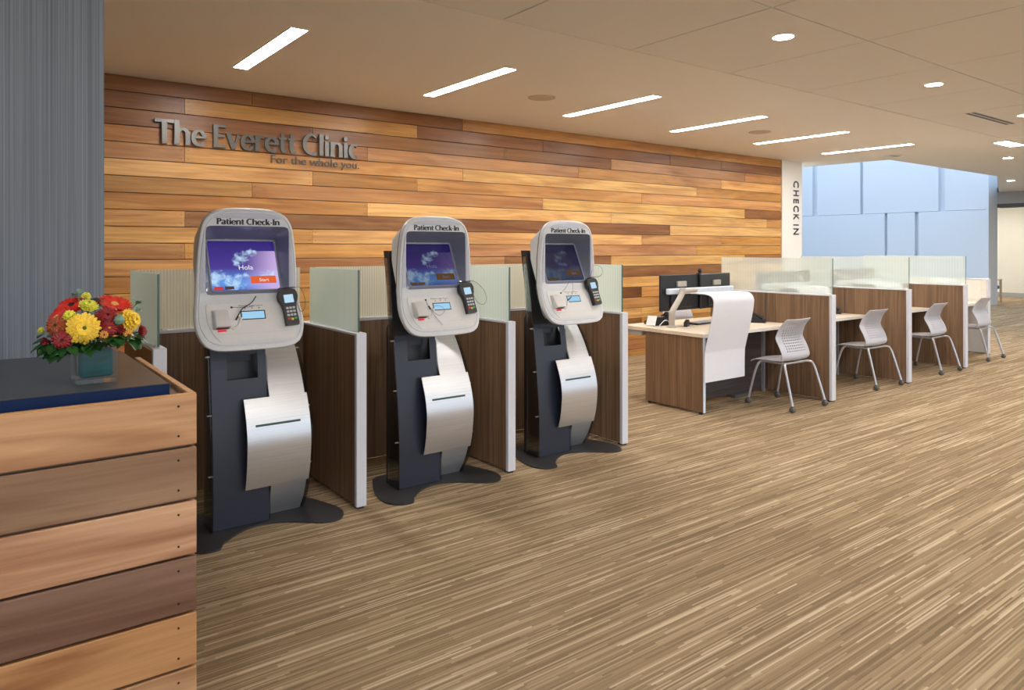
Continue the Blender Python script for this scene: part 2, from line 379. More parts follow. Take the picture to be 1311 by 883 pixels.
# flared humanist capitals and lower case drawn as strokes; units: cap height 1
TK, TN = .205, .105
def arcs(cx, cy, rx, ry, a0, a1, n=14, tk=TK, tn=TN):
    pts = []; ws = []
    for i in range(n+1):
        a = math.radians(a0 + (a1-a0)*i/n); pts.append((cx+rx*math.cos(a), cy+ry*math.sin(a)))
        ws.append(tn + (tk-tn)*abs(math.cos(a))**1.3)
    return pts, ws
def st(x, y0, y1, w=TK): return ([(x, y0), (x, (y0*3+y1)/4), (x, (y0+y1*3)/4), (x, y1)], [w*1.12, w, w, w*1.12])
def ln(a, b, w0, w1=None): return ([a, b], [w0, w1 or w0])
GL = {
 'T': (.80, [st(.40, 0, .97), ([(0, .945), (.4, .945), (.80, .945)], [TN*1.4, TN, TN*1.4])]),
 'h': (.72, [st(.12, 0, 1.03), arcs(.36, .45, .22, .21, 170, 0), st(.58, 0, .46)]),
 'e': (.66, [arcs(.34, .34, .25, .31, 0, 325), ln((.10, .37), (.62, .37), TN*.9)]),
 'E': (.62, [st(.12, 0, 1), ln((.1, .945), (.56, .945), TN), ln((.1, .52), (.50, .52), TN), ln((.1, .055), (.58, .055), TN)]),
 'v': (.62, [ln((.06, .69), (.31, 0), TK*1.05), ln((.31, 0), (.54, .69), TN)]),
 'r': (.48, [st(.12, 0, .69), arcs(.34, .44, .2, .19, 165, 60)]),
 't': (.46, [([(.20, .90), (.20, .5), (.20, .2), (.24, .07), (.34, .05), (.42, .07)], [TN, TK, TK, TK*.8, TN, TN]), ln((.02, .65), (.42, .65), TN)]),
 'C': (.84, [arcs(.48, .5, .38, .45, 52, 308, 22)]),
 'l': (.30, [st(.14, 0, 1.03)]),
 'i': (.30, [st(.14, 0, .69), ln((.04, .90), (.24, .90), .19)]),
 'n': (.72, [st(.12, 0, .69), arcs(.36, .45, .22, .21, 170, 0), st(.58, 0, .46)]),
 'c': (.56, [arcs(.33, .34, .24, .31, 55, 305)]),
 'P': (.64, [st(.12, 0, 1), arcs(.26, .72, .28, .235, 90, -90), ln((.1, .955), (.28, .955), TN), ln((.1, .485), (.28, .485), TN)]),
 'a': (.62, [arcs(.28, .48, .20, .19, 150, 0), st(.48, 0, .5), arcs(.29, .19, .19, .16, 70, 300)]),
 'k': (.64, [st(.12, 0, 1.03), ln((.18, .33), (.52, .68), TN), ln((.28, .40), (.58, 0), TK)]),
 'I': (.32, [st(.14, 0, 1)]),
 '-': (.42, [ln((.05, .36), (.35, .36), TN*1.1)]),
}
def glyph(bm, ch, x0, z0, sx, sz, y0, y1, fat=1.0):
    for si, (pts, ws) in enumerate(GL[ch][1]):
        ws = [w*fat for w in ws]
        L, R = [], []
        for i, p in enumerate(pts):
            a = pts[max(i-1, 0)]; b = pts[min(i+1, len(pts)-1)]; d = (b[0]-a[0], b[1]-a[1]); n = math.hypot(*d) or 1
            ox, oy = -d[1]/n*ws[i]/2, d[0]/n*ws[i]/2
            L.append((x0+(p[0]+ox)*sx, z0+(p[1]+oy)*sz)); R.append((x0+(p[0]-ox)*sx, z0+(p[1]-oy)*sz))
        yy = y0 - si*.0003
        for i in range(len(pts)-1):
            q = [L[i], L[i+1], R[i+1], R[i]]
            f = [bm.verts.new((a, yy, b)) for a, b in q]; g = [bm.verts.new((a, y1, b)) for a, b in q]
            bm.faces.new(f); bm.faces.new(g[::-1])
            for k in range(4): bm.faces.new((f[k], g[k], g[(k+1) % 4], f[(k+1) % 4]))
def glyph_layout(s, x0, width):
    adv = [(GL[c][0] if c != ' ' else .30) for c in s]; k = width/sum(adv); x = x0; out = []
    for c, a in zip(s, adv):
        if c != ' ': out.append((c, x))
        x += a*k
    return out, k

# ================================================================== STRUCTURE
CE = 3.04
fl = struct('floor', box(-6, 28, -6, 15, -.1, 0), 'carpet', 'beige and brown striped carpet')
# ceiling: plain drywall with an opening over the blue hall; grid tiles nearer the camera
bm = bmesh.new()
add_prism(bm, [(-6, 3.87), (22.2, 3.87), (22.2, 7.63), (17.3, 5.97), (12.6, 5.97), (12.45, 7.75), (-6, 7.75)], CE, CE+.12)
add_box(bm, 22.2, 28, -5, 15, CE, CE+.12)
add_box(bm, -6, 22.2, -5, 3.87, CE+.016, CE+.12)
ceiling = struct('ceiling', bm, 'ceil', 'white ceiling with recessed lamps')
tile_me = None
for j in range(6):
    for i in range(-4, 14):
        x0 = 4.05 + 1.2133*i; y1 = 3.868 - 1.22*j
        if x0 > 20: continue
        if tile_me is None:
            b = box(.006, 1.2073, -1.214, -.006, 0, .0155, bev=.002)
            t = obj('ceiling_tile', b, 'tile', ceiling); tile_me = t.data
        else: t = obj('ceiling_tile', tile_me, None, ceiling)
        t.location = (x0, y1, CE)

# back wall with cedar boards
YB = 7.1
wall_back = struct('wall_back', box(-5, 11.15, YB+.022, YB+.2, 0, CE), 'backing', 'cedar board feature wall')
TONES = {'L': (.71, .395, .125), 'M': (.54, .278, .080), 'D': (.28, .125, .042), 'R': (.53, .275, .105), 'B': (.34, .160, .055), 'Y': (.78, .47, .165), 'K': (.20, .082, .030)}
JG = [1.586 + .6085*k for k in range(17)]
rows = [  # joints (index on the stud grid) and tone of each board from the left, top row first
 ([1, 5, 12], 'BBMM'), ([0, 4, 7, 11, 13], 'BMBDDD'), ([2, 6, 9, 14], 'DDDRM'), ([1, 3, 8, 13], 'MRRML'), ([0, 5, 12], 'RLYM'),
 ([2, 4, 10], 'YMLL'), ([1, 7, 14], 'MRYD'), ([3, 9, 15], 'MYYM'), ([0, 5, 11], 'LBDY'), ([2, 10, 13], 'LYRM'),
 ([0, 4, 12], 'RLRM'), ([1, 6, 9, 14], 'LRDYB'), ([3, 7, 13], 'MRDY'), ([0, 5, 9, 11], 'LMBLY'), ([2, 8, 10], 'MRKL'),
 ([1, 6, 12], 'LMRR'), ([4, 9, 10], 'RMYY'), ([2, 7, 10], 'LRBM'), ([0, 5, 11], 'MLLR'), ([3, 9], 'YMR'), ([1, 6, 12], 'MRLB')]
nail = bmesh.new(); nk = 0
zt = CE
for ri, (jn, tn) in enumerate(rows):
    h = .140 if ri == 0 else .148
    z1 = zt - .003; z0 = max(zt - h + .003, .004); zt -= h
    xs = [-5, 1.586 - .6085*(5 + ri*3 % 5)] + [JG[j] for j in jn] + [11.148]
    tn = tn[1] + tn
    for k in range(len(xs)-1):
        pr = random.uniform(-.0015, .0015)
        o = obj('board', box(xs[k]+.0012, xs[k+1]-.0012, YB+pr, YB+.024, z0, z1, bev=.0015), 'cedar', wall_back)
        b = TONES[tn[min(k, len(tn)-1)]]; q = random.uniform(.86, 1.12)
        o.color = (b[0]*q, b[1]*q*random.uniform(.95, 1.05), b[2]*q*random.uniform(.9, 1.1), 1)
        for xx in (xs[k]+.03, xs[k+1]-.03):
            for zz in (z0+.03, z1-.03): add_box(nail, xx-.003, xx+.003, YB-.0026, YB+.001, zz-.003, zz+.003); nk += 1
o = obj('nail_heads', nail, 'screw', wall_back); o['kind'] = 'stuff'
# white wall end with CHECK IN letters
wall_end = struct('wall_end', box(11.15, 11.76, YB-.01, YB+.2, 0, CE), 'paint_white', 'white wall end carrying upright lettering')
sgn = thing('wall_lettering', 'black upright lettering CHECK IN on the white wall end', 'sign', (11.495, YB-.012, 2.70))
for ch, a0, a1 in (('C', 145, 220), ('H', 250, 316), ('E', 350, 400), ('C', 424, 495), ('K', 522, 585), ('I', 637, 650), ('N', 682, 754)):
    me = text_mesh(ch, .165, .012, (a1-a0)/605*.933, .003)
    for v in me.vertices: v.co = (v.co.z, v.co.y, -(a0-145)/605*.933 - v.co.x)       # turned a quarter clockwise
    me.materials.append(M['ink']); obj('letter', me, None, sgn)
# grey blue partition at the left, atrium walls, far room
struct('wall_left', box(-5, .382, 2.9, 3.05, 0, CE), 'stripe_wall', 'grey blue partition with fine upright stripes')
struct('wall_side', box(-5.12, -5, 3.05, YB+.2, 0, CE), 'paint_white', 'white wall closing the space behind the partition')
XB = 21.6
wr = struct('wall_right', box(XB+.12, 22.2, 7.75, 14, 0, 5.2), 'daylit_paint', 'pale blue atrium wall with upright slots')
def slots(z0, z1, cuts):
    y = 7.72
    for a, b in cuts + [(14, 14)]:
        obj('wall_panel', box(XB, XB+.125, y, a, z0, z1, bev=.004), 'daylit_paint', wr); y = b
slots(0, 2.555, [(9.43, 9.53), (10.30, 10.38)])
slots(2.562, 5.2, [(8.73, 8.90), (11.02, 11.11), (12.5, 12.66)])
struct('wall_right_return', box(XB, 22.2, 7.66, 7.72, 0, 5.2), 'daylit_paint', 'shaded end of the pale blue wall')
struct('wall_atrium_back', box(11.6, 22.2, 14, 14.15, 0, 5.2), 'daylit_paint')
struct('wall_atrium_left', box(11.6, 11.76, YB+.2, 14, 0, CE), 'paint_white')
bm = bmesh.new(); add_box(bm, 12.5, 22.2, 5.93, 5.97, CE+.12, 5.2); add_box(bm, 12.4, 12.5, 5.97, 14, CE+.12, 5.2); add_box(bm, 11.76, 12.5, 7.76, 14, CE, CE+.1); struct('wall_skylight_shaft', bm, 'daylit_paint')
struct('wall_header', box(22.2, 22.5, -4.9, 7.66, 2.72, 5.2), 'grey_wall', 'grey header above the far opening')
struct('trim_1', box(22.18, 22.5, -4.9, 7.66, 2.62, 2.72), 'dark_trim', 'dark rail under the header')
struct('wall_far', box(26.2, 26.4, -4.9, 15, 0, CE), 'cream', 'cream wall of the far room')
struct('baseboard_far', box(26.18, 26.2, -4.9, 15, 0, .13), 'grey_wall')

# ================================================================== CEILING FITTINGS
ordn = ['first', 'second', 'third', 'fourth', 'fifth', 'sixth']
for k in range(6):
    x = 1.83 + 1.826*k
    t = thing('strip_light', f'bright linear ceiling light, {ordn[k]} of six in the row from the left', 'ceiling light', (x, 5.55, CE), 0, 'linear lights along the cedar wall')
    bm = bmesh.new()
    for a in ((-.068, -.058, -.69, .69), (.058, .068, -.69, .69), (-.058, .058, -.69, -.68), (-.058, .058, .68, .69)): add_box(bm, a[0], a[1], a[2], a[3], -.004, 0)
    obj('frame', bm, 'trimring', t)
    obj('diffuser', box(-.058, .058, -.68, .68, -.003, -.0005), 'strip', t)
dl = [((4.67, 2.96), 'large round downlight at top right, nearest the camera'), ((7.14, 2.98), 'round downlight between two ceiling tiles, second from the camera'),
      ((9.62, 3.04), 'round downlight cut by the right edge of the picture'), ((13.93, 4.65), 'small bright downlight past the square lamp'),
      ((18.6, 6.16), 'small downlight beside the grey header'), ((11.97, 7.35), 'small bright downlight by the top of the white wall end')]
for (x, y), lb in dl:
    t = thing('downlight', lb, 'ceiling light', (x, y, CE), 0, 'round downlights')
    obj('ring', lathe([(.071, -.001), (.092, 0), (.092, -.005), (.072, -.006)], 24, None, False), 'trimring', t, True)
    obj('lamp', lathe([(.071, -.001), (.071, -.004)], 24), 'lamp', t)
# the same downlights carry on behind the camera (real lamps of the room, outside the frame)
for x, y in ((2.2, .5), (4.67, .5), (7.14, .5), (9.6, .5), (12.1, .5), (2.2, -1.9), (4.67, -1.9), (7.14, -1.9), (-.3, .5), (12.1, 3.0), (14.6, 2.0), (17.5, 2.0)):
    t = thing('downlight', 'round downlight outside the picture behind the viewer', 'ceiling light', (x, y, CE), 0, 'downlights behind the viewer')
    obj('lamp', lathe([(.071, -.001), (.071, -.004)], 16), 'lamp', t)
for y in (7.6, 9.6):  # unseen lamps added to brighten the far room
    t = thing('strip_light', 'added unseen linear lamp brightening the far room behind the grey header' + (' at the back' if y > 8 else ''), 'ceiling light', (24.3, y, CE))
    obj('diffuser', box(-.6, .6, -.1, .1, -.004, -.0005), 'strip', t)
t = thing('square_lamp', 'glaring rectangular ceiling lamp beyond the air diffuser at far right', 'ceiling light', (12.08, 4.02, CE))
obj('frame', box(-.33, .33, -.11, .11, -.003, 0), 'trimring', t); obj('diffuser', box(-.3, .3, -.085, .085, -.006, -.003), 'strip', t)
t = thing('air_diffuser', 'black double slot air diffuser in the ceiling grid at upper right', 'vent', (9.55, 3.36, CE))
obj('frame', box(-.6, .6, -.06, .06, -.004, 0), 'trimring', t)
for s in (-1, 1): obj('slot', box(-.59, .59, s*.030-.018, s*.030+.018, -.006, -.003), 'black', t)
for (x, y), lb in (((4.61, 5.62), 'round beige ceiling speaker between second and third linear lights'), ((8.25, 5.57), 'round beige ceiling speaker between fourth and fifth linear lights')):
    t = thing('ceiling_speaker', lb, 'speaker', (x, y, CE), 0, 'round ceiling speakers')
    obj('rim', lathe([(.125, 0), (.140, 0), (.138, -.006), (.125, -.007)], 32), 'speaker', t, True); obj('grille', lathe([(.126, -.001), (.126, -.005)], 32), 'speaker', t)
t = thing('smoke_vent', 'small grey ceiling vent at the corner of the opening', 'vent', (12.1, 5.65, CE))
obj('frame', box(-.14, .14, -.14, .14, -.006, 0), 'trimring', t); obj('slot', box(-.11, .11, -.05, .05, -.010, -.005), 'grey_wall', t)

# ================================================================== SIGN
sg = thing('wall_sign', 'pewter raised lettering The Everett Clinic, For the whole you, on cedar wall', 'sign', (1.325, YB-.035, 2.466))
lay, k = glyph_layout('The Everett Clinic', 0, 1.965)
for ch, x in lay:
    bm = bmesh.new(); glyph(bm, ch, x, 0, k, .215, -.012, .012); obj('letter', bm, 'sign_metal', sg)
pins = bmesh.new()
for ch, x in lay: add_box(pins, x+.04, x+.046, .012, .034, .08, .086)
o = obj('mounting_pins', pins, 'sign_dark', sg); o['kind'] = 'stuff'
x = 1.045
words = 'For the whole you.'
tm = text_mesh(words, .082, .012, .935); tm.materials.append(M['sign_dark']); o = obj('tagline', tm, None, sg, loc=(x, .01, -.103)); o['kind'] = 'stuff'

# ================================================================== COUNTER (front left)
ct = thing('reception_counter', 'cedar plank reception counter at the left with dark top', 'counter', (.493, 2.07, 0))
edges = [1.129, .985, .840, .690, .538, .392, .245, .10]
pc = [(.52, .295, .155), (.29, .175, .105), (.58, .345, .205), (.205, .115, .078), (.44, .225, .095), (.50, .30, .16), (.4, .22, .1)]
for i in range(7):
    z1, z0 = edges[i], edges[i+1]+.007
    o = obj('plank', box(-3.0, 0, 0, .019, z0, z1, bev=.003), 'cedar2', ct); o.color = (*pc[i], 1)
    for zz in (z0+.028, z1-.03): obj('screw', lathe([(.0032, 0), (.0026, .0012)], 8, Matrix.Translation((-.046, -.0005, zz)) @ Matrix.Rotation(PI/2, 4, 'X')), 'screw', o)
    o = obj('side_plank', box(-.019, -.0005, .02, .81, z0, z1, bev=.003), 'cedar2', ct); o.color = (*[c*.95 for c in pc[(i+2) % 7]], 1)
obj('rim_edge', box(-3.0, -.001, .0005, .0185, 1.128, 1.1305, bev=.0008), 'orange_wood', ct)
obj('rim_edge', box(-.0185, -.001, .0185, .80, 1.128, 1.1305, bev=.0008), 'orange_wood', ct)
obj('carcass', box(-3.0, -.022, .022, .80, 0, 1.117), 'ledge', ct)
bm = box(-3.0, -.058, .05, .83, 1.117, 1.155, bev=.001); o = obj('worktop', bm, 'slab', ct)
obj('worktop_edge', box(-3.0, -.058, .0485, .0502, 1.1175, 1.1535), 'slab_edge', ct)

# ------------------------------------------------------------------ flowers
ZT = 1.1552
vx, vy = .276, 2.276
va = thing('flower_vase', 'square clear glass vase lined with teal leaf on the counter', 'vase', (vx, vy, ZT), math.radians(3))
bm = bmesh.new(); a = .049; w = .005
add_box(bm, -a, a, -a, a, 0, .014, bev=.002)
for q in ((-a, a, -a, -a+w), (-a, a, a-w, a), (-a, -a+w, -a+w, a-w), (a-w, a, -a+w, a-w)): add_box(bm, *q, .014, .098, bev=.001)
obj('glass_body', bm, 'vase_glass', va)
obj('leaf_lining', box(-a+.010, a-.010, -a+.010, a-.010, .016, .092, bev=.005), 'liner', va)
def cam_pt(px, py, Y):
    r = (px-655.5)/923.; ux = (.7985499, .6019286); d0 = ux[0]*r+ux[1]; d1 = -ux[1]*r+ux[0]; t = Y/d1
    return Vector((d0*t, Y, 1.52-(py-318)/923.*t))
def orient(n): return Vector(n).normalized().to_track_quat('Z', 'Y')
def petals(R, n, rings, droop, wid, r0=.25):
    bm = bmesh.new()
    for q in range(rings):
        rr = R*(1-.17*q); nn = n-q*2; off = random.random()
        for i in range(nn):
            a = 2*PI*(i+off)/nn + random.uniform(-.05, .05); L = rr*random.uniform(.92, 1.05); pts = []
            for t, ww in ((r0, .35), (.5, .85), (.8, 1.0), (.95, .6), (1.0, .12)):
                z = droop*R*(t*t)*(1-.5*q) + .006*q + random.uniform(-.001, .001); hw = wid*R*ww
                pts.append((t*L, hw, z))
            ca, sa = math.cos(a), math.sin(a)
            f = lambda x, y, z: bm.verts.new((x*ca-y*sa, x*sa+y*ca, z))
            Lr = [(f(x, h, z), f(x, 0, z+.0016), f(x, -h, z)) for x, h, z in pts]
            for u, v in zip(Lr, Lr[1:]):
                bm.faces.new((u[0], u[1], v[1], v[0])); bm.faces.new((u[1], u[2], v[2], v[1]))
    return bm
root = Vector((vx, vy, ZT+.07))
def flower(name, label, px, py, Y, R, nrm, pm, dm, n=20, rings=3, droop=-.1, wid=.13, dr=.22):
    c = cam_pt(px, py, Y)
    t = thing(name, label, 'flower', c, 0, 'cut flowers in the teal vase'); t.rotation_mode = 'QUATERNION'; t.rotation_quaternion = orient(nrm)
    o = obj('petals', petals(R, n, rings, droop, wid), pm, t, True); o['kind'] = 'stuff'
    obj('flower_centre', lathe([(.001, -.004), (R*dr, 0), (R*dr*1.02, .006), (R*dr*.7, .0095), (.001, .009)], 14), dm, t, True)
    q = t.rotation_quaternion.inverted(); e = q @ (root - c); mid = Vector((0, 0, -.03))*1 + e*.35
    obj('stem', tube(catmull([(0, 0, -.002), tuple(mid), tuple(e)], 4), .0022, 6), 'stem', t, True)
flower('yellow_gerbera', 'big yellow gerbera with lime centre facing forward in the middle', 106.6, 420, 2.205, 0.0430, (.05, -1, .12), 'petal_yellow', 'disc_green', 26, 4)
flower('yellow_gerbera', 'yellow gerbera turned to the right at the bouquet edge', 167, 410, 2.260, 0.0344, (.75, -.7, .25), 'petal_yellow', 'disc_green', 24, 4)
flower('red_gerbera', 'scarlet gerbera with orange centre at top right of bouquet', 146, 391, 2.320, 0.0499, (.18, -.45, .9), 'petal_red', 'disc_orange', 24, 2, .12, .11)
flower('red_gerbera', 'large scarlet gerbera at the left, facing left', 74, 408, 2.280, 0.0447, (-.85, -.35, .5), 'petal_red', 'disc_orange', 24, 2, -.05, .11)
flower('red_gerbera', 'scarlet gerbera standing at top left of bouquet', 92, 392, 2.340, 0.0387, (-.3, -.5, .8), 'petal_red', 'disc_dark', 22, 2, .05, .12)
flower('rust_daisy', 'rust brown daisy with dark centre at left of yellow gerbera', 72.5, 417, 2.220, 0.0258, (-.4, -1, .25), 'petal_rust', 'disc_dark', 18, 3, -.1, .15, .3)
flower('dark_red_mum', 'dark red flower above the middle, right of the yellow gerbera', 136, 405, 2.230, 0.0284, (.1, -1, .4), 'petal_dark', 'disc_dark', 20, 4, -.05, .14)
flower('dark_red_mum', 'dark red flower with yellow heart below its neighbour at centre right', 139, 419, 2.220, 0.0249, (.1, -1, .1), 'petal_dark', 'disc_orange', 18, 3, -.05, .15, .3)
flower('red_mum', 'crimson flower drooping at lower left over the leaves', 80, 434, 2.210, 0.0275, (-.2, -1, -.1), 'petal_dark', 'disc_dark', 18, 3, -.15, .15)
flower('red_mum', 'crimson bloom at far right end of bouquet', 180, 424, 2.300, 0.0189, (.8, -.6, .1), 'petal_dark', 'disc_dark', 16, 3, .1, .16)
flower('red_mum', 'small crimson bloom at far left bottom of bouquet', 57.5, 437, 2.280, 0.0138, (-.8, -.6, -.2), 'petal_dark', 'disc_dark', 14, 2, .1, .18)
flower('lemon_mum', 'lemon yellow bloom above the big yellow gerbera', 113, 393, 2.280, 0.0258, (.1, -.6, .8), 'petal_lemon', 'disc_green', 20, 4, .25, .14)
flower('lemon_mum', 'lemon filler flower at the top of the bouquet', 110, 381, 2.330, 0.0138, (.1, -.5, .8), 'petal_lemon', 'disc_green', 14, 3, .3, .2)
flower('lemon_mum', 'lemon filler flower left above the big yellow gerbera', 89, 405, 2.240, 0.0172, (-.2, -.8, .6), 'petal_lemon', 'disc_green', 14, 3, .3, .2)
flower('lemon_mum', 'tiny yellow bloom at the left tip of the bouquet', 54, 424, 2.290, 0.0112, (-.8, -.6, .2), 'petal_lemon', 'disc_green', 12, 2, .2, .2)
flower('peach_bud', 'peach small bloom under the dark red flowers, right of gerbera', 133, 428, 2.210, 0.0120, (0, -1, 0), 'disc_orange', 'petal_dark', 12, 2, .2, .2)
flower('peach_bud', 'cream and maroon small bloom under the right yellow gerbera', 163, 428, 2.240, 0.0138, (.2, -1, 0), 'disc_orange', 'petal_dark', 12, 2, .2, .2)
flower('dark_red_mum', 'dark red filler bloom low between gerbera and bud', 152, 421, 2.250, 0.0189, (.2, -1, .1), 'petal_dark', 'disc_dark', 16, 3, -.05, .16)
def leaf_bm(L, w, bend=.25):
    bm = bmesh.new(); P = []
    for t in (0, .15, .35, .6, .82, 1):
        hw = w*math.sin(PI*min(.98, t**.8))**.7*.5 + .0008; z = -bend*L*t*t
        P.append((bm.verts.new((t*L, hw, z+hw*.25)), bm.verts.new((t*L, 0, z)), bm.verts.new((t*L, -hw, z+hw*.25))))
    for u, v in zip(P, P[1:]):
        bm.faces.new((u[0], u[1], v[1], v[0])); bm.faces.new((u[1], u[2], v[2], v[1]))
    return bm
leaf_o = obj('leaf', leaf_bm(.046, .030), 'leaf', None, True); leaf_me = leaf_o.data; bpy.data.objects.remove(leaf_o)
leaf_o = obj('leaf', leaf_bm(.021, .019, .1), 'leaf_lt', None, True); euc_me = leaf_o.data; bpy.data.objects.remove(leaf_o)
def sprig(label, px, py, Y, me, n, spread, name='leaf_sprig'):
    c = cam_pt(px, py, Y); t = thing(name, label, 'leaves', c, 0, 'greenery in the teal vase')
    obj('stem', tube([(0, 0, 0), tuple((root-c)*.5 + Vector((0, 0, -.004))), tuple(root-c)], .0018, 6), 'stem', t, True)
    out = Vector((c.x-vx, c.y-vy-.05, 0)); base = math.atan2(out.y, out.x)
    for i in range(n):
        l = obj('leaf', me, None, t); a = base + (i-(n-1)/2)*spread + random.uniform(-.25, .25)
        l.rotation_euler = (random.uniform(-.5, .5), random.uniform(-.1, .55), a); l.location = (random.uniform(-.012, .012), random.uniform(-.012, .012), random.uniform(-.012, .012))
        s = random.uniform(.75, 1.1); l.scale = (s, s, s)
for px, py, Y, lb in ((75, 445, 2.260, 'dark glossy leaves hanging at the far left under the red bloom'), (87, 449, 2.220, 'dark green leaves draping over the left corner of vase'),
                  (105, 437, 2.220, 'dark leaves below the big yellow gerbera'), (122, 438, 2.220, 'dark leaves over the middle of the vase rim'),
                  (143, 433, 2.230, 'dark leaves over the right of the vase rim'), (160, 431, 2.250, 'dark glossy leaves right of the vase'),
                  (172, 429, 2.290, 'dark leaves at the far right under the crimson bloom'), (66, 437, 2.290, 'dark leaf pair low at the left edge'),
                  (118, 423, 2.280, 'dark leaves inside the bouquet behind gerbera'), (150, 421, 2.280, 'dark leaves inside the bouquet behind bud'), (90, 423, 2.280, 'dark leaves inside left of the bouquet')):
    sprig(lb, px, py, Y, leaf_me, 6, .5)
for px, py, Y, lb in ((122, 385, 2.300, 'grey green eucalyptus tip between the top red gerbera and lemon bloom'), (61, 430, 2.260, 'grey green eucalyptus tip at lower left'),
                  (99, 374, 2.330, 'thin pale sprig standing highest above the bouquet'), (174, 389, 2.310, 'thin pale sprig at the top right edge')):
    sprig(lb, px, py, Y, euc_me, 6 if py > 380 else 4, .9, 'eucalyptus_sprig')
c = cam_pt(152.6, 409.5, 2.215); t = thing('flower_bud', 'closed grey green bud in front of the right yellow gerbera', 'flower', c)
obj('bud', lathe([(.002, -.014), (.010, -.010), (.0145, 0), (.011, .009), (.003, .014)], 14), 'leaf_lt', t, True)
obj('stem', tube([(0, 0, -.01), tuple((root-c)*.5), tuple(root-c)], .002, 6), 'stem', t, True)

# ================================================================== KIOSK DIVIDERS
def divider(name, label, xr, y0, y1, gl, group, seam=None, face='lam', glass='frost_side', h=1.025, gz=1.393, th=.064, gy0=None):
    t = thing(name, label, 'divider', (xr-th/2, y0, 0), 0, group); L = y1-y0; w = th/2
    segs = [(.030, L)] if not seam else [(.030, seam-y0-.007), (seam-y0+.007, L)]
    for a, b in segs: obj('side_panel', box(-w+.006, w-.006, a, b, .018, h-.014, bev=.001), face, t)
    obj('core', box(-w+.012, w-.012, .03, L, .022, h-.02), 'dark_trim', t)
    obj('end_cap', box(-w, w, 0, .030, .012, h, bev=.003), 'white_cap', t)
    obj('top_cap', box(-w, w, .0305, L, h-.014, h, bev=.002), 'white_cap', t)
    obj('foot', box(-w+.012, w-.012, .01, .06, 0, .012), 'black', t); obj('foot', box(-w+.012, w-.012, L-.06, L-.01, 0, .0125), 'black', t)
    if gl:
        g0 = gl[0]-y0; g1 = gl[1]-y0
        g = obj('glass_pane', box(-.005, .005, g0, g1, h+.003, gz), glass, t)
        obj('pane_edge', box(-.0052, .0052, g0-.003, g0, h+.003, gz), 'glass_edge', g)
        obj('glass_clip', box(-.009, .009, g0+.02, g0+.05, h, h+.012), 'trimring', t); obj('glass_clip', box(-.009, .009, g1-.05, g1-.02, h, h+.012), 'trimring', t)
    return t
kd = 'dividers between the check-in kiosks'
divider('kiosk_divider', 'low divider at far left end, its white cap beside the counter', .787, 3.89, 4.74, (3.93, 4.68), kd)
divider('kiosk_divider', 'wood and glass divider between left and middle kiosk', 1.865, 3.89, 4.74, (3.93, 4.68), kd)
divider('kiosk_divider', 'wood and glass divider between middle and right kiosk', 2.972, 3.90, 4.74, (3.93, 4.68), kd)
divider('kiosk_divider', 'wood and glass divider right of the right kiosk', 4.083, 3.92, 4.74, (3.955, 4.68), kd)
for i, (x0, lb) in enumerate(((.735, 'left'), (1.845, 'middle'), (2.955, 'right'))):
    t = thing('back_partition', f'low wood partition topped by reeded glass behind the {lb} kiosk', 'divider', (x0, 4.75, 0), 0, 'partitions behind the kiosks')
    obj('panel', box(.003, 1.105, 0, .045, .015, 1.005, bev=.001), 'lam' if i else 'lam', t)
    obj('top_cap', box(.003, 1.105, -.006, .051, 1.005, 1.025, bev=.002), 'white_cap', t)
    obj('foot', box(.05, .1, .005, .04, 0, .015), 'black', t); obj('foot', box(1.0, 1.05, .005, .04, 0, .015), 'black', t)
    obj('glass_pane', box(.06, 1.06, .018, .028, 1.028, 1.392), 'frost_back', t)
    for xx in (.2, .85): obj('glass_clip', box(xx, xx+.03, .012, .034, 1.025, 1.038), 'trimring', t)

# ================================================================== KIOSKS
HC = (0, 1.43)
def ray_outline(poly, N=96, c=HC):
    out = []
    for k in range(N):
        a = 2*PI*k/N; dx, dz = math.cos(a), math.sin(a); best = None
        for i in range(len(poly)):
            p, q = poly[i], poly[(i+1) % len(poly)]
            ex, ez = q[0]-p[0], q[1]-p[1]; den = dx*ez - dz*ex
            if abs(den) < 1e-12: continue
            rx, rz = p[0]-c[0], p[1]-c[1]
            t = (rx*ez - rz*ex)/den; u = (rx*dz - rz*dx)/den
            if t > 0 and -1e-6 <= u <= 1+1e-6 and (best is None or t > best): best = t
        out.append((c[0]+dx*best, c[1]+dz*best))
    return out
half = [(0, 1.728), (.10, 1.725), (.165, 1.712), (.212, 1.682), (.238, 1.64), (.250, 1.59), (.261, 1.5), (.268, 1.4), (.270, 1.3), (.273, 1.23), (.283, 1.17), (.288, 1.12), (.284, 1.08), (.268, 1.03), (.240, .995), (.19, .976), (.1, .970), (0, .970)]
outl = half + [(-x, z) for x, z in half[-2:0:-1]]
outl = catmull(outl, 4, True)
OUT = ray_outline(outl)
def rrect(x0, x1, z0, z1, r, n=5):
    p = []
    for cx, cz, a0 in ((x1-r, z1-r, 0), (x0+r, z1-r, 90), (x0+r, z0+r, 180), (x1-r, z0+r, 270)):
        for i in range(n+1):
            a = math.radians(a0+90*i/n); p.append((cx+r*math.cos(a), cz+r*math.sin(a)))
    return p
OPEN = ray_outline(rrect(-.222, .222, 1.262, 1.628, .022))
def yf(z): return -.065 - (.46*(1.245-z) if z < 1.245 else 0) + (.25*(z-1.69) if z > 1.69 else 0)
def lerp_tab(tab, z):
    for (a, u), (b, v) in zip(tab, tab[1:]):
        if z <= b: return u + (v-u)*max(0, min(1, (z-a)/(b-a)))
    return tab[-1][1]
def yb(z): return max(yf(z)+.06, lerp_tab([(.9, -.10), (1.1, -.07), (1.28, -.005), (1.44, .065), (1.57, .085), (1.64, .01), (1.73, -.025)], z))
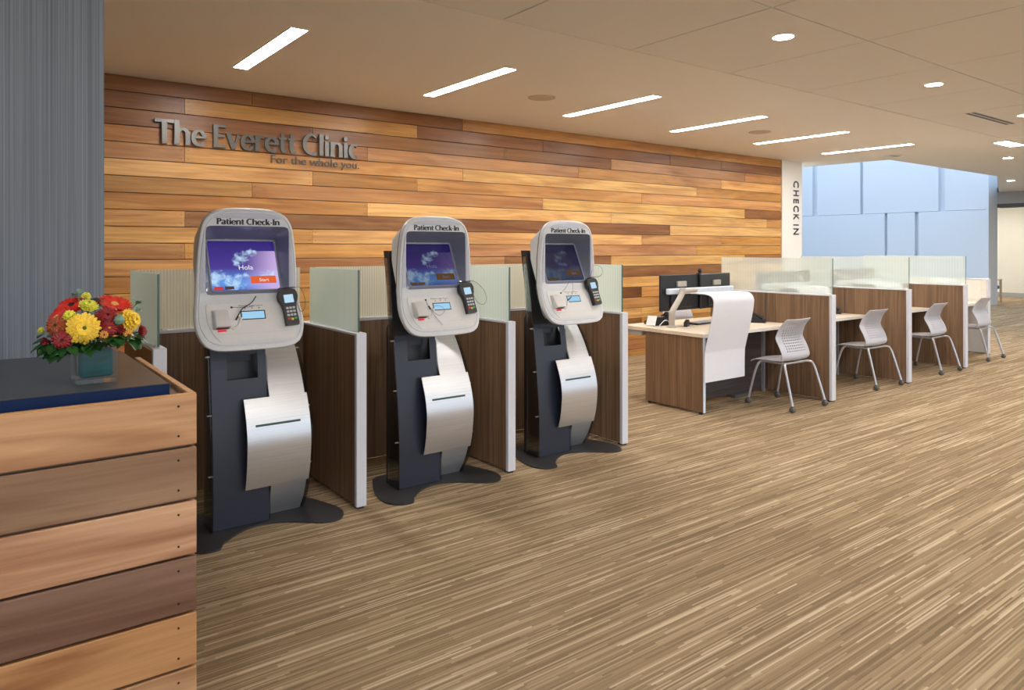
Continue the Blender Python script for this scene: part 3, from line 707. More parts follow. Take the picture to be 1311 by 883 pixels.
def ring(bm, out, s, yfun, c=HC):
    return [bm.verts.new((c[0]+(x-c[0])*s, yfun(c[1]+(z-c[1])*s), c[1]+(z-c[1])*s)) for x, z in out]
def bridge(bm, a, b):
    n = len(a)
    for k in range(n): bm.faces.new((a[k], a[(k+1) % n], b[(k+1) % n], b[k]))
def lift(bm, yfun):
    for v in bm.verts: v.co.y += yfun(v.co.z)
    return bm
def kiosk(label):
    t = thing('check_in_kiosk', label, 'kiosk', (0, 0, 0), 0, 'patient check-in kiosks')
    # head: bezel
    bm = bmesh.new(); R = []
    for s, f in ((.965, lambda z: yf(z)+.046), (.985, lambda z: yf(z)+.042), (1.0, lambda z: yf(z)+.034), (1.0, lambda z: yf(z)+.016), (.988, lambda z: yf(z)+.004), (.968, yf), (.945, yf), (.940, lambda z: yf(z)+.004), (.930, lambda z: yf(z)+.004), (.925, yf)): R.append(ring(bm, OUT, s, f))
    # make the face flat between outline and opening (extra rings so that the lower panel follows its slope)
    for w in (.75, .5, .25, .04):
        R.append([bm.verts.new((ox*.925*w+HC[0]*0+qx*(1-w), yf((HC[1]+(oz-HC[1])*.925)*w+qz*(1-w)), (HC[1]+(oz-HC[1])*.925)*w+qz*(1-w))) for (ox, oz), (qx, qz) in zip(OUT, OPEN)])
    R.append([bm.verts.new((qx, yf(qz)+.006, qz)) for qx, qz in OPEN])
    for a, b in zip(R, R[1:]): bridge(bm, a, b)
    bez = obj('bezel', bm, 'shell', t, True)
    # grey band above the heading and pale strips beside the opening
    bm = bmesh.new(); N_ = len(OUT); idx = [k for k in range(N_) if OUT[k][1] > 1.665]
    a = [(HC[0]+(OUT[k][0])*.915, HC[1]+(OUT[k][1]-HC[1])*.915) for k in idx if HC[1]+(OUT[k][1]-HC[1])*.915 > 1.668]
    add_prism(bm, a, -.003, .001, 'y'); lift(bm, yf); obj('top_band', bm, 'shell_dark', bez)
    for s in (-1, 1):
        pts = [(s*.226, 1.275), (s*.246, 1.275), (s*.2445, 1.40), (s*.2385, 1.52), (s*.229, 1.60), (s*.226, 1.60)]
        bm = bmesh.new(); add_prism(bm, pts, -.0025, .001, 'y'); lift(bm, lambda z: -.065); obj('side_strip', bm, 'shell_dark', bez)
    # back cover
    bm = bmesh.new(); R = [ring(bm, OUT, s, f) for s, f in ((.972, lambda z: yf(z)+.040), (.972, lambda z: yf(z)*.5+yb(z)*.5+.012), (.955, yb), (.90, lambda z: yb(z)+.016), (.6, lambda z: yb(z)+.025))]
    for a, b in zip(R, R[1:]): bridge(bm, a, b)
    bm.faces.new(R[-1]); obj('back_cover', bm, 'shell', t, True)
    bm = bmesh.new(); R = [ring(bm, OUT, s_, f) for s_, f in ((.970, lambda z: yf(z)+.040), (.990, lambda z: yf(z)+.0405), (.990, lambda z: yf(z)+.048), (.970, lambda z: yf(z)+.049))]
    for a, b in zip(R, R[1:]): bridge(bm, a, b)
    obj('seam_gasket', bm, 'dark_trim', t, True)
    # hood and screen
    ys = lambda z: -.046 + (z-1.275)*.46
    SCR = ray_outline(rrect(-.192, .192, 1.275, 1.560, .012)); SC2 = ray_outline(rrect(-.181, .181, 1.284, 1.549, .006))
    bm = bmesh.new(); a = [bm.verts.new((x, yf(z)+.005, z)) for x, z in OPEN]; b = [bm.verts.new((x, ys(z)-.004, z)) for x, z in SCR]; bridge(bm, a, b)
    obj('screen_hood', bm, 'hood', t, True)
    bm = bmesh.new(); b = [bm.verts.new((x, ys(z)-.004, z)) for x, z in SCR]; b2 = [bm.verts.new((x*.985, ys(z)-.008, 1.41+(z-1.41)*.985)) for x, z in SCR]; c2 = [bm.verts.new((x, ys(z)-.004, z)) for x, z in SC2]; d2 = [bm.verts.new((x, ys(z)+.002, z)) for x, z in SC2]
    bridge(bm, b, b2); bridge(bm, b2, c2); bridge(bm, c2, d2); obj('screen_frame', bm, 'frame_grey', t, True)
    bm = bmesh.new(); vs = [bm.verts.new((x, ys(z)+.001, z)) for x, z in ((-.182, 1.283), (.182, 1.283), (.182, 1.550), (-.182, 1.550))]; bm.faces.new(vs)
    scr = obj('screen', bm, 'screen1', t)
    def on_scr(name, x0, x1, z0, z1, mat, off=.001):
        bm = bmesh.new(); vs = [bm.verts.new((x, ys(z)-off, z)) for x, z in ((x0, z0), (x1, z0), (x1, z1), (x0, z1))]; bm.faces.new(vs); return obj(name, bm, mat, scr)
    on_scr('start_button', .025, .165, 1.316, 1.356, 'orange_btn')
    on_scr('menu_button', -.172, -.124, 1.288, 1.304, 'red_btn'); on_scr('menu_button', -.116, -.068, 1.288, 1.304, 'brown_btn')
    def scr_text(s_, cap, w, x, z, mat):
        me = text_mesh(s_, cap, .0004, w)
        for v in me.vertices: v.co = (v.co.x+x, ys(v.co.z+z)-.003+v.co.y, v.co.z+z)
        me.materials.append(M[mat]); return obj('screen_text', me, None, scr)
    scr_text('Hola', .026, .076, -.030, 1.392, 'white_text'); scr_text('Start', .018, .052, .072, 1.327, 'white_text')
    # heading
    bm = bmesh.new(); lay, k = glyph_layout('Patient Check-In', -.166, .335)
    for ch, x in lay: glyph(bm, ch, x, 1.6365, k, .0330, -.0012, .0, 1.22)
    lift(bm, yf); obj('heading', bm, 'ink', bez)
    # control panel
    pp = [(-.222, 1.212), (-.228, 1.19), (-.226, 1.12), (-.205, 1.062), (-.17, 1.022), (.215, 1.022), (.235, 1.06), (.240, 1.12), (.238, 1.20), (.225, 1.215)]
    bm = bmesh.new(); add_prism(bm, pp, -.0035, .002, 'y'); lift(bm, yf); cp = obj('control_panel', bm, 'panel', t)
    bm = bmesh.new(); add_box(bm, -.205, .232, -.0045, .0, 1.0595, 1.0605); lift(bm, yf); obj('panel_seam', bm, 'shell_dark', cp)
    bm = bmesh.new(); add_box(bm, -.055, .075, -.005, .0, 1.128, 1.174); lift(bm, yf); sp_ = obj('signature_pad', bm, 'black', t)
    bm = bmesh.new(); add_box(bm, -.049, .069, -.0065, -.004, 1.133, 1.169); lift(bm, yf); obj('pad_display', bm, 'lcd', sp_)
    me = text_mesh('Please sign here', .0075, .0004, .125)
    for v in me.vertices: v.co = (v.co.x-.06, yf(v.co.z+1.197)-.0045+v.co.y, v.co.z+1.197)
    me.materials.append(M['ink']); obj('panel_text', me, None, cp)
    bm = bmesh.new()
    for x in (-.03, .008, .046): add_prism(bm, [(x-.0035, 1.190), (x+.0035, 1.190), (x, 1.182)], -.0045, -.003, 'y')
    lift(bm, yf); obj('arrow_marks', bm, 'ink', cp)
    bm = bmesh.new(); a = -.205
    for x, z, y in (): pass
    # scanner block: sloping hood with a dark window that glows red
    bm = bmesh.new()
    lo = [bm.verts.new((x, yf(z)+y, z)) for x, z, y in ((-.205, 1.085, -.003), (-.118, 1.085, -.003), (-.118, 1.186, -.003), (-.205, 1.186, -.003))]
    hi = [bm.verts.new((x, yf(z)+y, z)) for x, z, y in ((-.197, 1.105, -.050), (-.120, 1.105, -.050), (-.124, 1.180, -.024), (-.193, 1.180, -.024))]
    bm.faces.new(lo[::-1]); bm.faces.new(hi)
    for k in range(4): bm.faces.new((lo[k], lo[(k+1) % 4], hi[(k+1) % 4], hi[k]))
    bmesh.ops.bevel(bm, geom=list(bm.edges), offset=.003, segments=2, affect='EDGES')
    sc = obj('scanner_hood', bm, 'panel', t, True)
    bm = bmesh.new(); vs = [bm.verts.new(p) for p in ((-.193, yf(1.087)-.010, 1.0868), (-.128, yf(1.087)-.010, 1.0868), (-.130, yf(1.100)-.040, 1.0985), (-.190, yf(1.100)-.040, 1.0985))]
    bm.faces.new(vs); obj('scanner_window', bm, 'black', sc)
    bm = bmesh.new(); add_box(bm, -.182, -.138, -.0045, -.002, 1.074, 1.084); lift(bm, yf); obj('scanner_light', bm, 'red_glow', sc)
    # stylus groove
    gp = catmull([(-.108, yf(1.085)-.0035, 1.085), (-.075, yf(1.10)-.0045, 1.10), (-.055, yf(1.14)-.0045, 1.14)], 5)
    obj('stylus_rest', tube(gp, .008, 8), 'panel', t, True)
    bm = bmesh.new(); add_lathe(bm, [(.006, 0), (.0055, .006)], 12, Matrix.Translation((-.098, yf(1.195)-.003, 1.195)) @ Matrix.Rotation(PI/2, 4, 'X')); obj('cord_grommet', bm, 'black', t, True)
    # pedestal
    fp = [(-.025, 0), (-.022, .35), (.008, .675), (.035, .90), (.045, .96), (.058, 1.12), (.10, 1.5)]
    fp = catmull(fp, 5)
    fy = lambda z: lerp_tab([(b, a) for a, b in fp], z)
    def plate(x0, x1, z0, z1, dy=0, th=.006):
        zs = [z0+(z1-z0)*i/10 for i in range(11)]; bm = bmesh.new(); add_sheet(bm, [(fy(z)+dy, z) for z in zs], x0, x1, th); return bm
    bm = bmesh.new()
    for q in ((-.25, -.165, .80, .965), (.0, .047, .80, .965), (-.25, .047, .012, .80), (-.165, 0, .935, .965)): 
        zs = [q[2]+(q[3]-q[2])*i/12 for i in range(13)]; add_sheet(bm, [(fy(z), z) for z in zs], q[0], q[1], -.006)
    obj('front_plate', bm, 'navy_front', t, True)
    back = .145
    sidep = [(fy(z)+.001, z) for z in [.01+.955*i/16 for i in range(17)]] + [(back*.45, 1.05), (back*.8, 1.045), (back, 1.0), (back, .01)]
    obj('side_panel', prism(sidep, -.252, -.245, 'x'), 'black_metal', t)
    inner = [(fy(z)+.09, z) for z in [.012+.9*i/10 for i in range(11)]] + [(back-.002, .99), (back-.002, .012)]
    obj('body', prism(inner, -.244, .045, 'x'), 'black', t)
    cards = bmesh.new(); add_box(cards, -.15, -.02, .085, .12, .89, .93); obj('receipt_printer', cards, 'navy_front', t)
    sv = catmull([(.070, .008), (0, .11), (-.058, .26), (-.080, .40), (-.078, .50), (-.046, .616), (.034, .783), (.095, .88), (.15, .95), (.21, 1.005)], 6)
    sy = lambda z: lerp_tab([(b, a) for a, b in sv], z)
    rb = [(sy(z)+.012, z) for z in [.012+.86*i/14 for i in range(15)]] + [(back-.004, .93), (back-.004, .012)]
    obj('body', prism(rb, .050, .246, 'x'), 'black_metal', t)
    bm = bmesh.new(); add_sheet(bm, sv, .052, .255, -.004); obj('steel_cover', bm, 'steel', t, True)
    zs = [.208+.485*i/24 for i in range(25)]
    bm = bmesh.new(); add_sheet(bm, [(sy(z)-.014, z) for z in zs], -.092, .262, -.004); sw = obj('steel_wrap', bm, 'steel', t, True)
    zs = [.548, .554, .560]; bm = bmesh.new(); add_sheet(bm, [(sy(z)-.0185, z) for z in zs], -.045, .205, -.001); obj('card_slot', bm, 'green_black', sw)
    bm = box(-.244, -.06, .06, .10, .90, .91); bm.free()
    pp = [(fy(z)+.004, z) for z in [.93+.575*i/10 for i in range(11)]] + [(fy(1.5)+.086, 1.505), (fy(1.2)+.066, 1.2), (fy(.95)+.07, .93)]
    obj('back_post', prism(pp, -.25, .05, 'x'), 'black_metal', t)
    # clear acrylic fins and the small steel hooks that carry them
    fin1 = [(fy(z)-.022, z) for z in [.012+.95*i/14 for i in range(15)]] + [(fy(1.45)+.02, 1.46), (fy(1.45)+.05, 1.46), (.10, 1.0), (.10, .012)]
    obj('acrylic_fin', prism(fin1, -.266, -.260, 'x'), 'acrylic', t)
    fin2 = [(sy(z)-.022, z) for z in [.012+.93*i/18 for i in range(19)]] + [(.13, .95), (.13, .012)]
    obj('acrylic_fin', prism(fin2, .2635, .2695, 'x'), 'acrylic', t)
    fin3 = [(min(sy(z), fy(z))-.012, z) for z in [.012+.90*i/14 for i in range(15)]] + [(fy(.9)+.02, .93), (.02, .5), (.05, .012)]
    obj('acrylic_fin', prism(fin3, .0475, .0515, 'x'), 'acrylic', t)
    for z in (.30, .62, .93):
        obj('fin_hook', box(-.272, -.250, fy(z)+.0, fy(z)+.012, z, z+.006), 'leg_metal', t)
        obj('fin_hook', box(.256, .274, sy(z)-.004, sy(z)+.008, z, z+.006), 'leg_metal', t)
    bp = [(-.342, .154), (-.405, -.02), (-.42, -.165), (-.372, -.255), (-.285, -.268), (-.228, -.185), (-.113, -.092), (-.004, -.064), (.125, -.110), (.275, -.238), (.37, -.245), (.428, -.165), (.436, -.06), (.405, .05), (.365, .165), (.26, .29), (0, .31), (-.25, .29)]
    obj('base_plate', prism(catmull(bp, 6, True), 0, .009, 'z'), 'base_metal', t)
    return t, scr
KX = [(1.290, 4.05, 0), (2.405, 4.06, 0), (3.545, 4.075, 0)]
klab = ['left check-in kiosk with bright Hola screen, next to the counter', 'middle check-in kiosk with dim blue screen', 'right check-in kiosk with greyed dark screen, next to the desks']
k0, scr0 = kiosk(klab[0])
kios = [k0, copy_tree(k0), copy_tree(k0)]
for i, k in enumerate(kios):
    k.location = (KX[i][0], KX[i][1], 0); k.rotation_euler = (0, 0, math.radians(KX[i][2])); k['label'] = klab[i]
    if i:
        for c in k.children:
            if c.name.startswith('screen') and not c.name.startswith(('screen_hood', 'screen_frame')):
                c.data = c.data.copy(); c.data.materials[0] = M['screen2' if i == 1 else 'screen3']
                for q in c.children:
                    q.data = q.data.copy(); q.data.materials[0] = M['dim_text' if q.name.startswith('screen_text') else 'brown_btn']
HEAD = ('bezel', 'back_cover', 'seam_gasket', 'screen', 'control_panel', 'signature_pad', 'scanner_hood', 'stylus_rest', 'cord_grommet')
HX = (-.076, 0, 0)
for c in kios[0].children:
    if c.name.startswith(HEAD): c.location += Vector((HX[0], 0, .012))
# payment terminals and styluses (held by the kiosks, things of their own)
tilt = math.atan(.46)
def terminal():
    t = thing('card_terminal', '', 'card terminal', (0, 0, 0), 0, 'card payment terminals on the kiosks')
    o = [(-.030, -.10), (.030, -.10), (.036, -.092), (.034, -.02), (.040, .02), (.052, .045), (.052, .075), (.042, .098), (.028, .104), (-.028, .104), (-.042, .098), (-.052, .075), (-.052, .045), (-.040, .02), (-.034, -.02), (-.036, -.092)]
    bm = prism(catmull(o, 3, True), -.042, -.006, 'y'); bmesh.ops.bevel(bm, geom=[e for e in bm.edges if abs(e.verts[0].co.y+.042) < 1e-5 and abs(e.verts[1].co.y+.042) < 1e-5], offset=.006, segments=2, affect='EDGES')
    bd = obj('body', bm, 'black', t, True)
    obj('mount', box(-.018, .018, -.008, .010, -.04, .06), 'black', t)
    obj('display', box(-.026, .026, -.0432, -.041, .024, .070), 'term_lcd', t)
    for r in range(4):
        for c in range(3):
            mt = 'key'
            if r == 3: mt = ('keyred', 'keyyellow', 'keygreen')[c]
            obj('key', box(-.025+c*.018, -.025+c*.018+.014, -.0445, -.041, .000-r*.020-.012-(.004 if r == 3 and c == 1 else 0), .000-r*.020-(.004 if r == 3 and c == 1 else 0), bev=.001), mt, t)
    obj('stylus_holder', box(-.012, .020, -.030, -.012, .103, .118, bev=.002), 'black', t)
    return t
t0 = terminal()
tl = ['left', 'middle', 'right']
terms = [t0, copy_tree(t0), copy_tree(t0)]
loops = [  # tether cords in terminal-local coordinates
 [(.0, -.02, .110), (.05, -.025, .112), (.085, -.02, .106), (.098, -.02, .05), (.085, -.03, -.01), (.06, -.025, -.03), (.05, -.02, .02)],
 [(.0, -.02, .112), (.07, -.03, .112), (.14, -.02, .05), (.145, -.02, -.02), (.10, -.03, -.055), (.06, -.03, -.03), (.05, -.02, .03)],
 [(.0, -.02, .112), (.04, -.03, .16), (.09, -.02, .205), (.15, -.02, .19), (.155, -.02, .15), (.11, -.03, .115), (.04, -.02, .112)]]
for i, t in enumerate(terms):
    t['label'] = f'black card payment terminal mounted on the {tl[i]} kiosk'
    k = kios[i]; z = 1.185; R = Matrix.Rotation(k.rotation_euler.z, 4, 'Z')
    p = R @ Vector((.205+HX[i], yf(z)-.004, z)); t.location = k.location + p
    t.rotation_euler = (-tilt*.8, math.radians(-4), k.rotation_euler.z)
    obj('tether_cord', tube(catmull(loops[i], 6), .0014, 5), 'black', t, True)
    bm = bmesh.new(); add_tube(bm, [(-.045, -.03, .110), (0, -.034, .112), (.05, -.03, .112)], .003, 6); obj('pen', bm, 'black', t, True)
sty = [([(-.098, 1.195, .004), (-.03, 1.193, .012), (.02, 1.20, .02)], [(-.085, 1.13, .012), (-.05, 1.185, .02), (0, 1.215, .03), (.03, 1.25, .03)], (-.085, 1.13)),
       ([(-.098, 1.195, .004), (-.09, 1.15, .015), (-.04, 1.10, .02), (.01, 1.12, .02), (0, 1.15, .02), (-.05, 1.158, .015)], [(-.09, 1.158, .010), (-.07, 1.11, .012), (-.02, 1.04, .012)], (-.08, 1.158)),
       ([(-.098, 1.195, .004), (-.05, 1.23, .02), (0, 1.29, .025), (.015, 1.26, .03), (0, 1.19, .02), (-.06, 1.145, .015)], [(-.06, 1.14, .012), (-.02, 1.165, .02)], (-.06, 1.14))]
for i, (cord, rod, _) in enumerate(sty):
    k = kios[i]
    t = thing('stylus', f'black tethered signing stylus on the {tl[i]} kiosk panel', 'pen', k.location + Vector((HX[i], 0, .012 if i == 0 else 0)), k.rotation_euler.z, 'signing pens on the kiosks')
    f = lambda L: [(x, yf(z)-o, z) for x, z, o in L]
    obj('cord', tube(catmull(f(cord), 6), .0011, 5), 'black', t, True)
    obj('barrel', tube(catmull(f(rod), 4), .0026 if i != 1 else .0018, 6), 'black' if i != 1 else 'shell_dark', t, True)
    x, z, o = rod[0]; x2, z2, o2 = rod[1]
    d = Vector((x2-x, 0, z2-z)).normalized()*.022
    obj('grip', tube([(x, yf(z)-o, z), (x+d.x, yf(z+d.z)-o-.002, z+d.z)], [.004, .005], 8), 'black', t, True)

# ================================================================== DESK STATIONS
dd = 'dividers between the check-in desks'
divider('desk_divider', 'tall brown divider with striped glass, nearest of the desk dividers', 6.888, 3.785, 5.25, (3.80, 5.12), dd, 4.53, 'lam', 'frost_desk', 1.06, 1.422, .075)
divider('desk_divider', 'brown divider with striped glass, second desk divider', 8.512, 3.785, 5.25, (3.80, 5.12), dd, 4.53, 'lam', 'frost_desk', 1.06, 1.422, .075)
divider('desk_divider', 'brown divider with striped glass, third and farthest', 10.15, 3.83, 5.25, (3.845, 5.15), dd, 4.53, 'lam', 'frost_desk', 1.06, 1.422, .075)
t = thing('white_divider', 'plain white divider closing the row of desks', 'divider', (11.79, 4.17, 0))
obj('panel', box(-.03, .03, .03, 1.1, .01, 1.065, bev=.002), 'white_lam', t); obj('end_cap', box(-.04, .04, 0, .03, .0, 1.08, bev=.003), 'white_cap', t); obj('top_cap', box(-.04, .04, .0305, 1.1, 1.065, 1.08, bev=.002), 'white_cap', t)
obj('inset_panel', box(-.036, -.03, .10, .9, .78, 1.04, bev=.002), 'white_lam', t)

def desk(label, x0, x1, side):
    t = thing('desk', label, 'desk', (x0, 4.18 if side else 4.25, 0), 0, 'check-in desks'); L = x1-x0
    obj('desktop', box(0, L, 0, 1.05, .705, .74, bev=.002), 'desk_top', t)
    obj('edge_band', box(0, L, -.0025, .0003, .706, .739), 'white_lam', t)
    if side:
        obj('side_panel', box(.012, .037, .02, .72, .022, .705, bev=.001), 'lam', t)
        obj('edge_strip', box(.011, .038, .012, .0197, .020, .704), 'beam', t)
        obj('foot', box(.015, .034, .04, .07, 0, .022), 'black', t); obj('foot', box(.015, .034, .66, .69, 0, .022), 'black', t)
        obj('cable_tray', box(.02, .10, .78, 1.0, .655, .704), 'grey_wall', t)
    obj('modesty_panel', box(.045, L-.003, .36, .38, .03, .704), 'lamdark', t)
    obj('post', box(L-.06, L-.03, .33, .36, 0, .704), 'leg_metal', t); obj('foot', box(L-.60, L-.30, .30, .40, 0, .03), 'dark_trim', t)
    return t
dn = ['nearest desk with a brown end panel, left of the row', 'second desk between the first and second dividers', 'third desk between the second and third dividers', 'farthest desk beside the white divider']
XS = [(5.335, 6.812), (6.891, 8.436), (8.515, 10.074), (10.153, 11.75)]
for i, (a, b) in enumerate(XS): desk(dn[i], a, b, i == 0)
# white curved privacy screen
pr = catmull([(.005, -.44), (.002, -.20), (-.012, -.12), (-.075, .13), (-.098, .26), (-.095, .315), (-.06, .352), (.01, .362), (.10, .362), (.16, .362)], 6)
def wave(label, loc):
    t = thing('privacy_screen', label, 'screen', loc, 0, 'curved white desk screens')
    bm = bmesh.new(); add_sheet(bm, pr, -.30, .30, -.008); obj('moulded_sheet', bm, 'screen_white', t, True)
    obj('bracket', box(-.2, -.14, -.004, .004, -.06, -.004), 'leg_metal', t); obj('bracket', box(.14, .2, -.004, .004, -.06, -.004), 'leg_metal', t)
    return t
wlab = ['white curved screen hanging over the front of the nearest desk', 'white curved screen top seen through the nearest striped glass', 'white curved screen top seen through the second striped glass', 'white curved screen top seen through the third striped glass']
w0 = wave(wlab[0], (5.63, 4.172, .74)); waves = [w0] + [copy_tree(w0) for _ in range(3)]
for i, w in enumerate(waves):
    w.location = (5.63 + (0, 1.55, 3.18, 4.82)[i], 4.172 + (.10 if i else 0), .74); w['label'] = wlab[i]
# monitors on a beam and arm
def mon_rig(label, loc):
    t = thing('monitor_support', label, 'monitor arm', loc, 0, 'monitor arms on the desks')
    obj('base', lathe([(.05, 0), (.05, .012), (.035, .018)], 20), 'metal_arm', t, True)
    arm = catmull([(0, 0, .01), (0, .0, .11), (.01, .0, .16), (.10, .0, .26), (.14, .0, .31), (.16, .0, .35)], 4)
    obj('arm', tube(arm, [.030]*len(arm), 10), 'metal_arm', t, True)
    obj('elbow', lathe([(.028, -.03), (.034, -.02), (.034, .02), (.028, .03)], 16, Matrix.Translation((.165, .0, .355))), 'metal_arm', t, True)
    obj('forearm', tube([(.165, .0, .355), (.28, .03, .352), (.45, .068, .350)], .024, 10), 'metal_arm', t, True)
    obj('beam', box(.03, 1.10, .065, .105, .318, .376, bev=.008), 'beam', t)
    return t
def monitor(label, loc, rz):
    t = thing('monitor', label, 'monitor', loc, rz, 'desk monitors'); w, h = .315, .185
    obj('back_shell', box(-w, w, 0, .028, -h, h, bev=.008), 'black', t)
    obj('rear_bulge', box(-w*.55, w*.55, -.018, .002, -h*.85, h*.0, bev=.008), 'black', t)
    obj('mount_plate', box(-.07, .07, -.022, .001, .060, .115, bev=.002), 'metal_arm', t)
    obj('display', box(-w+.012, w-.012, .0275, .0295, -h+.012, h-.012), 'hood', t)
    return t
rigs = []
for i, dx in enumerate((0, 1.63, 3.26)):
    pl = ['nearest desk', 'second desk, seen through the first striped glass', 'third desk, seen through the second striped glass'][i]
    if i == 0: r, a, b = mon_rig('', (5.55, 4.74, .74)), monitor('', (0, 0, 0), 0), None; b = copy_tree(a)
    else: r, a, b = copy_tree(rigs[0][0]), copy_tree(rigs[0][1]), copy_tree(rigs[0][1])
    rigs.append((r, a, b))
    r.location = (5.55+dx, 4.74, .74); r['label'] = f'jointed metal arm with beam, {pl}'
    a.location = (5.885+dx, 4.905, 1.067); a.rotation_euler = (0, 0, math.radians(1)); a['label'] = f'left black monitor of the pair, {pl}'
    b.location = (6.49+dx, 4.925, 1.067); b.rotation_euler = (0, 0, math.radians(8)); b['label'] = f'right black monitor of the pair, {pl}'
wc = thing('webcam', 'small black webcam clipped between the two nearest monitors', 'webcam', (6.205, 4.90, 1.256))
obj('clip', box(-.02, .02, 0, .04, -.02, .004, bev=.002), 'black', wc)
obj('lens_ball', lathe([(.006, -.024), (.018, -.015), (.023, 0), (.018, .015), (.006, .024)], 14, Matrix.Translation((0, .015, .028))), 'black', wc, True)
def phone(label, loc, rz):
    t = thing('desk_phone', label, 'phone', loc, rz, 'desk phones')
    bm = bmesh.new(); add_prism(bm, [(-.11, 0), (.10, 0), (.10, .085), (.07, .095), (-.11, .025)], -.09, .10, 'x'); obj('base', bm, 'black', t)
    obj('handset', tube(catmull([(-.065, -.09, .052), (-.065, -.05, .072), (-.065, .03, .105), (-.065, .085, .115)], 4), [.022, .024, .018, .016, .015, .015, .015, .016, .018, .024, .026, .024, .022], 10), 'black', t, True)
    bm = bmesh.new(); add_box(bm, -.02, .085, -.03, .0, 0, .003); bmesh.ops.transform(bm, matrix=Matrix.Translation((0, .06, .083)) @ Matrix.Rotation(.36, 4, 'X'), verts=bm.verts); obj('display', bm, 'hood', t)
    bm = bmesh.new()
    for r in range(4):
        for c in range(4): add_box(bm, -.018+c*.024, -.018+c*.024+.016, -.085+r*.024, -.085+r*.024+.014, .034+r*.0085, .040+r*.0085)
    o = obj('keypad', bm, 'key', t); o['kind'] = 'stuff'
    return t
p0 = phone('black desk phone seen from behind at the left end of nearest desk', (5.64, 5.00, .74), math.radians(160))
pp_ = [((6.66, 4.56, .74), 30, 'black desk phone on nearest desk against the first divider'), ((8.29, 4.62, .74), 30, 'black desk phone on the second desk, left of the second chair'), ((9.93, 4.62, .74), 30, 'black desk phone on the third desk, left of the third chair')]
for loc, rz, lb in pp_:
    c = copy_tree(p0); c.location = loc; c.rotation_euler = (0, 0, math.radians(rz)); c['label'] = lb
t = thing('cable', 'white cable looping across the nearest desk behind the arm base', 'cable', (5.55, 4.86, .742))
obj('cord', tube(catmull([(-.02, .02, .005), (.02, -.02, .06), (.07, -.05, .03), (.10, -.09, .004), (.16, -.12, .004)], 5), .005, 6), 'paper', t, True)
t = thing('document_stand', 'white sheet leaning on the phone at the left end of the desk', 'paper', (5.47, 4.93, .7405), math.radians(15))
bm = bmesh.new(); add_box(bm, -.03, -.026, -.05, .05, 0, .10); bmesh.ops.transform(bm, matrix=Matrix.Rotation(.45, 4, 'Y'), verts=bm.verts); obj('sheet', bm, 'paper', t)
t = thing('keyboard', 'dark keyboard on the nearest desk beside the curved screen', 'keyboard', (6.12, 4.80, .7405), math.radians(5))
obj('body', box(-.21, .21, -.07, .07, 0, .018, bev=.004), 'black', t)
bm = bmesh.new()
for r in range(5):
    for c in range(14): add_box(bm, -.20+c*.0288, -.20+c*.0288+.024, -.062+r*.0255, -.062+r*.0255+.021, .018, .023)
o = obj('keys', bm, 'shell_dark', t); o['kind'] = 'stuff'
t = thing('mouse', 'small black mouse at front of the nearest desk right of the curved screen', 'mouse', (6.22, 4.42, .7405))
obj('shell', lathe([(.02, 0), (.032, .008), (.028, .024), (.01, .033)], 14, Matrix.Diagonal((1, 1.6, 1, 1))), 'black', t, True); obj('wheel', box(-.003, .003, .018, .03, .026, .033), 'key', t)
t = thing('stapler', 'small black desk gadget behind the arm base on nearest desk', 'stapler', (5.75, 4.72, .7405), .5)
obj('base', box(-.07, .07, -.02, .02, 0, .012, bev=.004), 'black', t)
bm = bmesh.new(); add_prism(bm, [(-.07, .013), (.07, .02), (.07, .05), (.04, .065), (-.06, .045)], -.016, .016, 'y'); obj('lever', bm, 'black', t)
t = thing('headset_tray', 'flat dark tray by the phone on nearest desk, against first divider', 'tray', (6.50, 4.60, .7405), .2)
obj('tray', box(-.09, .09, -.06, .06, 0, .02, bev=.005), 'navy_front', t); obj('rim', box(-.085, .085, -.055, .055, .0205, .024), 'black', t)

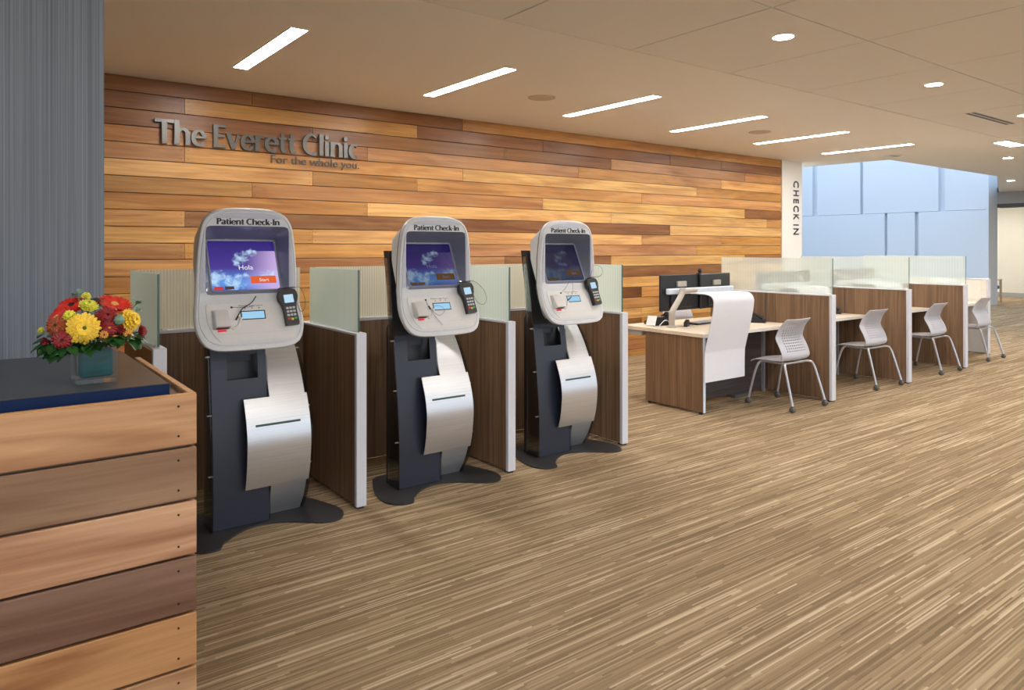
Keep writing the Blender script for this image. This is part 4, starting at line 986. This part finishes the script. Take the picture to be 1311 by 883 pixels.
# ================================================================== CHAIRS
def chair(label, loc, rz, name='task_chair'):
    t = thing(name, label, 'chair', loc, rz, 'pale perforated chairs at the desks')
    pr = catmull([(.255, .432), (.21, .448), (.11, .452), (-.02, .446), (-.08, .446)], 5)
    def shell(prof, wf, nx, curve, th=.006):
        bm = bmesh.new(); G = []; H_ = []
        for i, (y, z) in enumerate(prof):
            s = i/(len(prof)-1); w = wf(s); g = []; h = []
            a = prof[max(i-1, 0)]; b = prof[min(i+1, len(prof)-1)]; d = (b[0]-a[0], b[1]-a[1]); L = math.hypot(*d) or 1
            n = (-d[1]/L, d[0]/L)
            for k in range(nx+1):
                u = -1+2*k/nx; dy, dz = curve(u, s); g.append(bm.verts.new((w*u, y+dy, z+dz))); h.append(bm.verts.new((w*u, y+dy+n[0]*th, z+dz+n[1]*th)))
            G.append(g); H_.append(h)
        for i in range(len(prof)-1):
            for k in range(nx):
                bm.faces.new((G[i][k], G[i][k+1], G[i+1][k+1], G[i+1][k])); bm.faces.new((H_[i][k], H_[i+1][k], H_[i+1][k+1], H_[i][k+1]))
        for i in range(len(prof)-1):
            for k in (0, nx): bm.faces.new((G[i][k], G[i+1][k], H_[i+1][k], H_[i][k]))
        for i in (0, len(prof)-1):
            for k in range(nx): bm.faces.new((G[i][k], G[i][k+1], H_[i][k+1], H_[i][k]))
        return bm
    obj('seat', shell(pr, lambda s: .215*(1-.10*(1-min(1, s*5))**2), 8, lambda u, s: (0, -.018*u*u*(1-s) + .012*abs(u)**3*s)), 'chair', t, True)
    bp = catmull([(-.075, .448), (-.120, .455), (-.142, .490), (-.118, .565), (-.072, .650), (-.076, .70), (-.112, .775), (-.172, .845)], 5)
    obj('backrest', shell(bp, lambda s: .205+.018*math.sin(PI*min(1, s*1.2))-.012*max(0, s-.8)*5, 8, lambda u, s: (.028*u*u*(1 if s > .15 else s/.15), .004)), 'chair_perf', t, True)
    obj('underframe', tube([(-.16, .13, .423), (-.16, -.10, .423), (.16, -.10, .423), (.16, .13, .423)], .010, 8), 'leg_metal', t)
    for sx in (-1, 1):
        for sy, y0, y1 in ((1, .11, .250), (-1, -.10, -.255)):
            xe = .234 if sy > 0 else .262; L = catmull([(sx*.16, y0, .425), (sx*(xe-.065), y0+sy*.03, .426), (sx*(xe-.036), y0+sy*.052, .40), (sx*(xe-.02), y0+sy*.085, .30), (sx*xe, y1, .055)], 5)
            l = obj('leg', tube(L, .0115, 8), 'leg_metal', t, True)
            obj('caster', lathe([(.010, -.028), (.024, -.02), (.028, 0), (.024, .02), (.010, .028)], 14, Matrix.Translation((sx*xe, y1, .0285)) @ Matrix.Rotation(PI/2, 4, 'Y')), 'caster', l, True)
            obj('caster_hood', lathe([(.016, .03), (.018, .05), (.012, .062)], 12, Matrix.Translation((sx*xe, y1, 0))), 'caster', l, True)
    return t
c0 = chair('pale grey chair at the nearest desk, before the first divider', (6.352, 4.005, 0), math.radians(-2))
for loc, rz, lb in (((8.03, 4.06, 0), -2, 'pale grey chair at the second desk'), ((9.567, 4.055, 0), 0, 'pale grey chair at the third desk'), ((11.18, 4.13, 0), 0, 'pale grey chair at the farthest desk, before the white divider'),
                    ((6.95, 5.80, 0), 165, 'pale chair back behind the nearest desk on staff side')):
    c = copy_tree(c0); c.location = loc; c.rotation_euler = (0, 0, math.radians(rz)); c['label'] = lb

# far armchair
t = thing('armchair', 'oak framed armchair with blue seat in the far room doorway', 'chair', (23.3, 8.30, 0), math.radians(95))
for x in (-.27, .27):
    for y in (-.25, .25): obj('leg', box(x-.025, x+.025, y-.025, y+.025, 0, .62), 'oak', t)
    obj('armrest', box(x-.03, x+.03, -.28, .28, .62, .65, bev=.005), 'oak', t)
obj('seat', box(-.24, .24, -.26, .26, .36, .46, bev=.02), 'blue_seat', t)
bm = box(-.24, .24, -.03, .03, .46, .84, bev=.015); bmesh.ops.transform(bm, matrix=Matrix.Translation((0, .26, 0)), verts=bm.verts); obj('backrest', bm, 'blue_seat', t)
